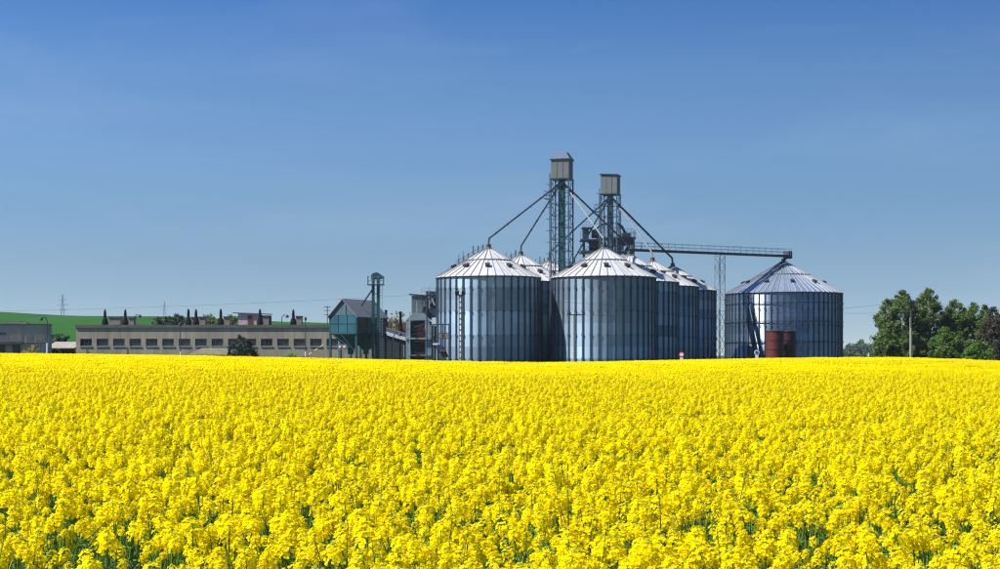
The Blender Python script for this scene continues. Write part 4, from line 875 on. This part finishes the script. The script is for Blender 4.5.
def noise2(x, y):
    return .5 + .25 * np.sin(x * 2.3 + 1.7 * np.sin(y * 1.1)) + .25 * np.sin(y * 2.9 + 1.3 * np.sin(x * 1.7 + .5))
cand = []; step = .35; D = 4.3
while D < 78:
    hw = .3125 * D * 1.06 + .5; xx = -hw + rnd.uniform(0, step)
    while xx < hw:
        x = xx + rnd.uniform(-.5, .5) * step; y = D + rnd.uniform(-.5, .5) * step; nv = float(noise2(x, y))
        if rnd.random() < (.70 + .36 * nv) * min(1.0, max(0.0, (78 - D) / 26)): cand.append((x, y, nv))
        xx += step
    D += step
vis = [c for c in cand if c[1] > 5.25 and abs(c[0]) < .3125 * c[1] + .1]; vis.sort(key=lambda c: c[1]); near = set(vis[:300])
hp, sp_, kp = [], [], []; head_src, stem_src, leaf_src, stalk_src = {}, {}, {}, []
for c in cand:
    x, y, nv = c; k = rnd.randrange(8); rz = rnd.uniform(0, 2 * math.pi); sc = rnd.uniform(.93, 1.06) * (.96 + .07 * nv); tl = (rnd.gauss(0, .05), rnd.gauss(.03, .05)); z = gzf(x, y)
    stem, leaves, heads = PLANTS[k]
    if c in near:
        t = thing('rapeseed_plant', 'yellow flowering rapeseed plant in the nearest rows of the field', 'plant', (x, y, z), rz, 'nearest rapeseed plants'); t.rotation_euler = (tl[0], tl[1], rz); t.scale = (sc,) * 3
        stem_src.setdefault(k, link('stem', stem, t)) if k not in stem_src else link('stem', stem, t)
        leaf_src.setdefault(k, link('leaves', leaves, t)) if k not in leaf_src else link('leaves', leaves, t)
        for (hi_, loc, rot, hs_) in heads:
            o = link('flower_head', HEADS[hi_], t, loc); o.rotation_euler = rot; o.scale = (hs_,) * 3; head_src.setdefault(hi_, o)
        if rnd.random() < .22: o = link('bare_stalk', STALK, t, (rnd.uniform(-.1, .1), rnd.uniform(-.1, .1), 0), rnd.uniform(0, 6)); stalk_src.append(o)
    else:
        mt = Matrix.Translation((x, y, z)) @ Euler((tl[0], tl[1], rz)).to_matrix().to_4x4() @ Matrix.Scale(sc, 4)
        sp_.append((x, y, z, tl[0], tl[1], rz, sc, k))
        for (hi_, loc, rot, hs_) in heads:
            m2 = mt @ Matrix.Translation(loc) @ Euler(rot).to_matrix().to_4x4(); e = m2.to_euler(); p = m2.translation; hp.append((p.x, p.y, p.z, e.x, e.y, e.z, hs_ * sc, hi_))
        if rnd.random() < .22: kp.append((x, y, z, tl[0], tl[1], rz, sc, 0))
# field patches for the middle and far distance
def patch(seed, size, nheads, nfl, fs, hmin, hmax, rad, green):
    r = random.Random(seed); v, f, m = [], [], []; mb = MB(); base = head_mesh(seed, nfl, .07, rad, 1, fs)
    for i in range(nheads):
        x, y = r.uniform(-.5, .5) * size, r.uniform(-.5, .5) * size; z = hmin + (hmax - hmin) * (1 - r.random() ** 1.6); s = r.uniform(.8, 1.2); a = r.uniform(0, 6.28); ca, sa = math.cos(a), math.sin(a); k = len(mb.v)
        tx_, ty_ = r.gauss(0, .15), r.gauss(0, .15)
        for (px, py, pz) in base.v: mb.v.append((x + s * (px * ca - py * sa) + tx_ * pz, y + s * (px * sa + py * ca) + ty_ * pz, z + s * pz - .03))
        for ff in base.f: mb.f.append(tuple(k + j for j in ff)); mb.m.append(0)
        for g_ in range(green):
            b_ = r.uniform(0, 6.28); e = Vector((math.cos(b_), math.sin(b_), 0)) * r.uniform(.006, .02); p0 = Vector((x + r.uniform(-.05, .05), y + r.uniform(-.05, .05), z - r.uniform(.25, .5))); p1 = Vector((x + r.uniform(-.03, .03), y + r.uniform(-.03, .03), z)); mb.poly([p0 - e, p0 + e, p1 + e * .4, p1 - e * .4], 1)
    return mb
field = None
verts, cls, idx, rot, scl = [], [], [], [], []
def addp(arr, c):
    for a in arr: verts.append(a[:3]); rot.append(a[3:6]); scl.append(a[6]); cls.append(c); idx.append(a[7])
addp(hp, 0); addp(sp_, 1); addp(kp, 3)
mid, far = [], []
D = 50.3
while D < 100:
    hw = .3125 * D * 1.06 + 1; x = -hw
    while x < hw:
        xx, yy = x + rnd.uniform(-.2, .2), D + rnd.uniform(-.2, .2)
        if rnd.random() < (D - 48) / 26: mid.append((xx, yy, gzf(xx, yy), 0, 0, rnd.uniform(0, 6.28), rnd.uniform(.95, 1.06), rnd.randrange(4)))
        x += .9
    D += .9
while D < DE:
    hw = .3125 * D * 1.08 + 2; x = -hw
    while x < hw: xx, yy = x + rnd.uniform(-.3, .3), D + rnd.uniform(-.3, .3); far.append((xx, yy, gzf(xx, yy), 0, 0, rnd.uniform(0, 6.28), rnd.uniform(.93, 1.07), rnd.randrange(4))); x += 1.7
    D += 1.7
addp(mid[4:], 4); addp(far[4:], 5)
me = bpy.data.meshes.new('rapeseed_field'); me.from_pydata(verts, [], [])
for nm, ty, data in (('cls', 'INT', cls), ('vi', 'INT', idx), ('scl', 'FLOAT', scl)):
    at = me.attributes.new(nm, ty, 'POINT'); at.data.foreach_set('value', data)
at = me.attributes.new('rot', 'FLOAT_VECTOR', 'POINT'); at.data.foreach_set('vector', np.array(rot, dtype=np.float32).ravel())
for mm in ('petal', 'bud', 'rape_green'): me.materials.append(M[mm])
field = tag(link('rapeseed_field', me), 'broad field of yellow flowering rapeseed filling the foreground', 'field', kind='stuff')
mid_src, far_src = [], []
for k in range(4):
    o = patch(500 + k, 1.15, 48, 24, .0135, .86, 1.12, .048, 3).build('flower_patch', ['petal', 'rape_green'], field, mid[k][:3]); o['kind'] = 'stuff'; mid_src.append(o)
for k in range(4):
    o = patch(600 + k, 2.1, 150, 13, .020, .84, 1.13, .055, 2).build('flower_patch', ['petal', 'rape_green'], field, far[k][:3]); o['kind'] = 'stuff'; far_src.append(o)
ng = bpy.data.node_groups.new('plant_scatter', 'GeometryNodeTree')
ng.interface.new_socket('Geometry', in_out='INPUT', socket_type='NodeSocketGeometry'); ng.interface.new_socket('Geometry', in_out='OUTPUT', socket_type='NodeSocketGeometry')
gi = ng.nodes.new('NodeGroupInput'); go = ng.nodes.new('NodeGroupOutput'); out = ng.nodes.new('GeometryNodeJoinGeometry')
def attr(nm, ty):
    a = ng.nodes.new('GeometryNodeInputNamedAttribute'); a.data_type = ty; a.inputs['Name'].default_value = nm; return a.outputs['Attribute']
a_cls, a_vi, a_scl, a_rot = attr('cls', 'INT'), attr('vi', 'INT'), attr('scl', 'FLOAT'), attr('rot', 'FLOAT_VECTOR')
e2r = ng.nodes.new('FunctionNodeEulerToRotation'); ng.links.new(a_rot, e2r.inputs[0])
def scatter(c, srcs, sub=None):
    j = ng.nodes.new('GeometryNodeJoinGeometry')
    cmp_ = ng.nodes.new('FunctionNodeCompare'); cmp_.data_type = 'INT'; cmp_.operation = 'EQUAL'; ng.links.new(a_cls, cmp_.inputs[2]); cmp_.inputs[3].default_value = c
    sel = cmp_.outputs[0]
    for s in srcs:
        oi = ng.nodes.new('GeometryNodeObjectInfo'); oi.transform_space = 'ORIGINAL'; oi.inputs['Object'].default_value = s; oi.inputs['As Instance'].default_value = True; ng.links.new(oi.outputs['Geometry'], j.inputs[0])
    ip = ng.nodes.new('GeometryNodeInstanceOnPoints'); ip.inputs['Pick Instance'].default_value = True
    ng.links.new(gi.outputs[0], ip.inputs['Points']); ng.links.new(sel, ip.inputs['Selection']); ng.links.new(j.outputs[0], ip.inputs['Instance']); ng.links.new(a_vi, ip.inputs['Instance Index'])
    ng.links.new(e2r.outputs[0], ip.inputs['Rotation']); ng.links.new(a_scl, ip.inputs['Scale']); ng.links.new(ip.outputs[0], out.inputs[0])
scatter(0, [head_src[k] for k in sorted(head_src)]); scatter(1, [stem_src[k] for k in sorted(stem_src)]); scatter(1, [leaf_src[k] for k in sorted(leaf_src)]); scatter(3, stalk_src[:1]); scatter(4, mid_src); scatter(5, far_src)
ng.links.new(out.outputs[0], go.inputs[0])
md_ = field.modifiers.new('scatter', 'NODES'); md_.node_group = ng
print('plants', len(cand), 'heads', len(hp), 'mid', len(mid), 'far', len(far))

# ------------------------------------------------------------------ haze
hz = MB().b2(-1500, 1500, -30, 1650, -3, 54).build('haze', 'wire'); hz.data.materials.clear()
hm_ = bpy.data.materials.new('haze_air'); hm_.use_nodes = True; hn = hm_.node_tree; hn.nodes.clear()
ho = hn.nodes.new('ShaderNodeOutputMaterial'); hv_ = hn.nodes.new('ShaderNodeVolumePrincipled'); hv_.inputs['Density'].default_value = 0.00007; hv_.inputs['Color'].default_value = (.80, .88, 1.0, 1); hv_.inputs['Anisotropy'].default_value = 0.2
hn.links.new(hv_.outputs[0], ho.inputs['Volume']); hz.data.materials.append(hm_); hz['kind'] = 'stuff'
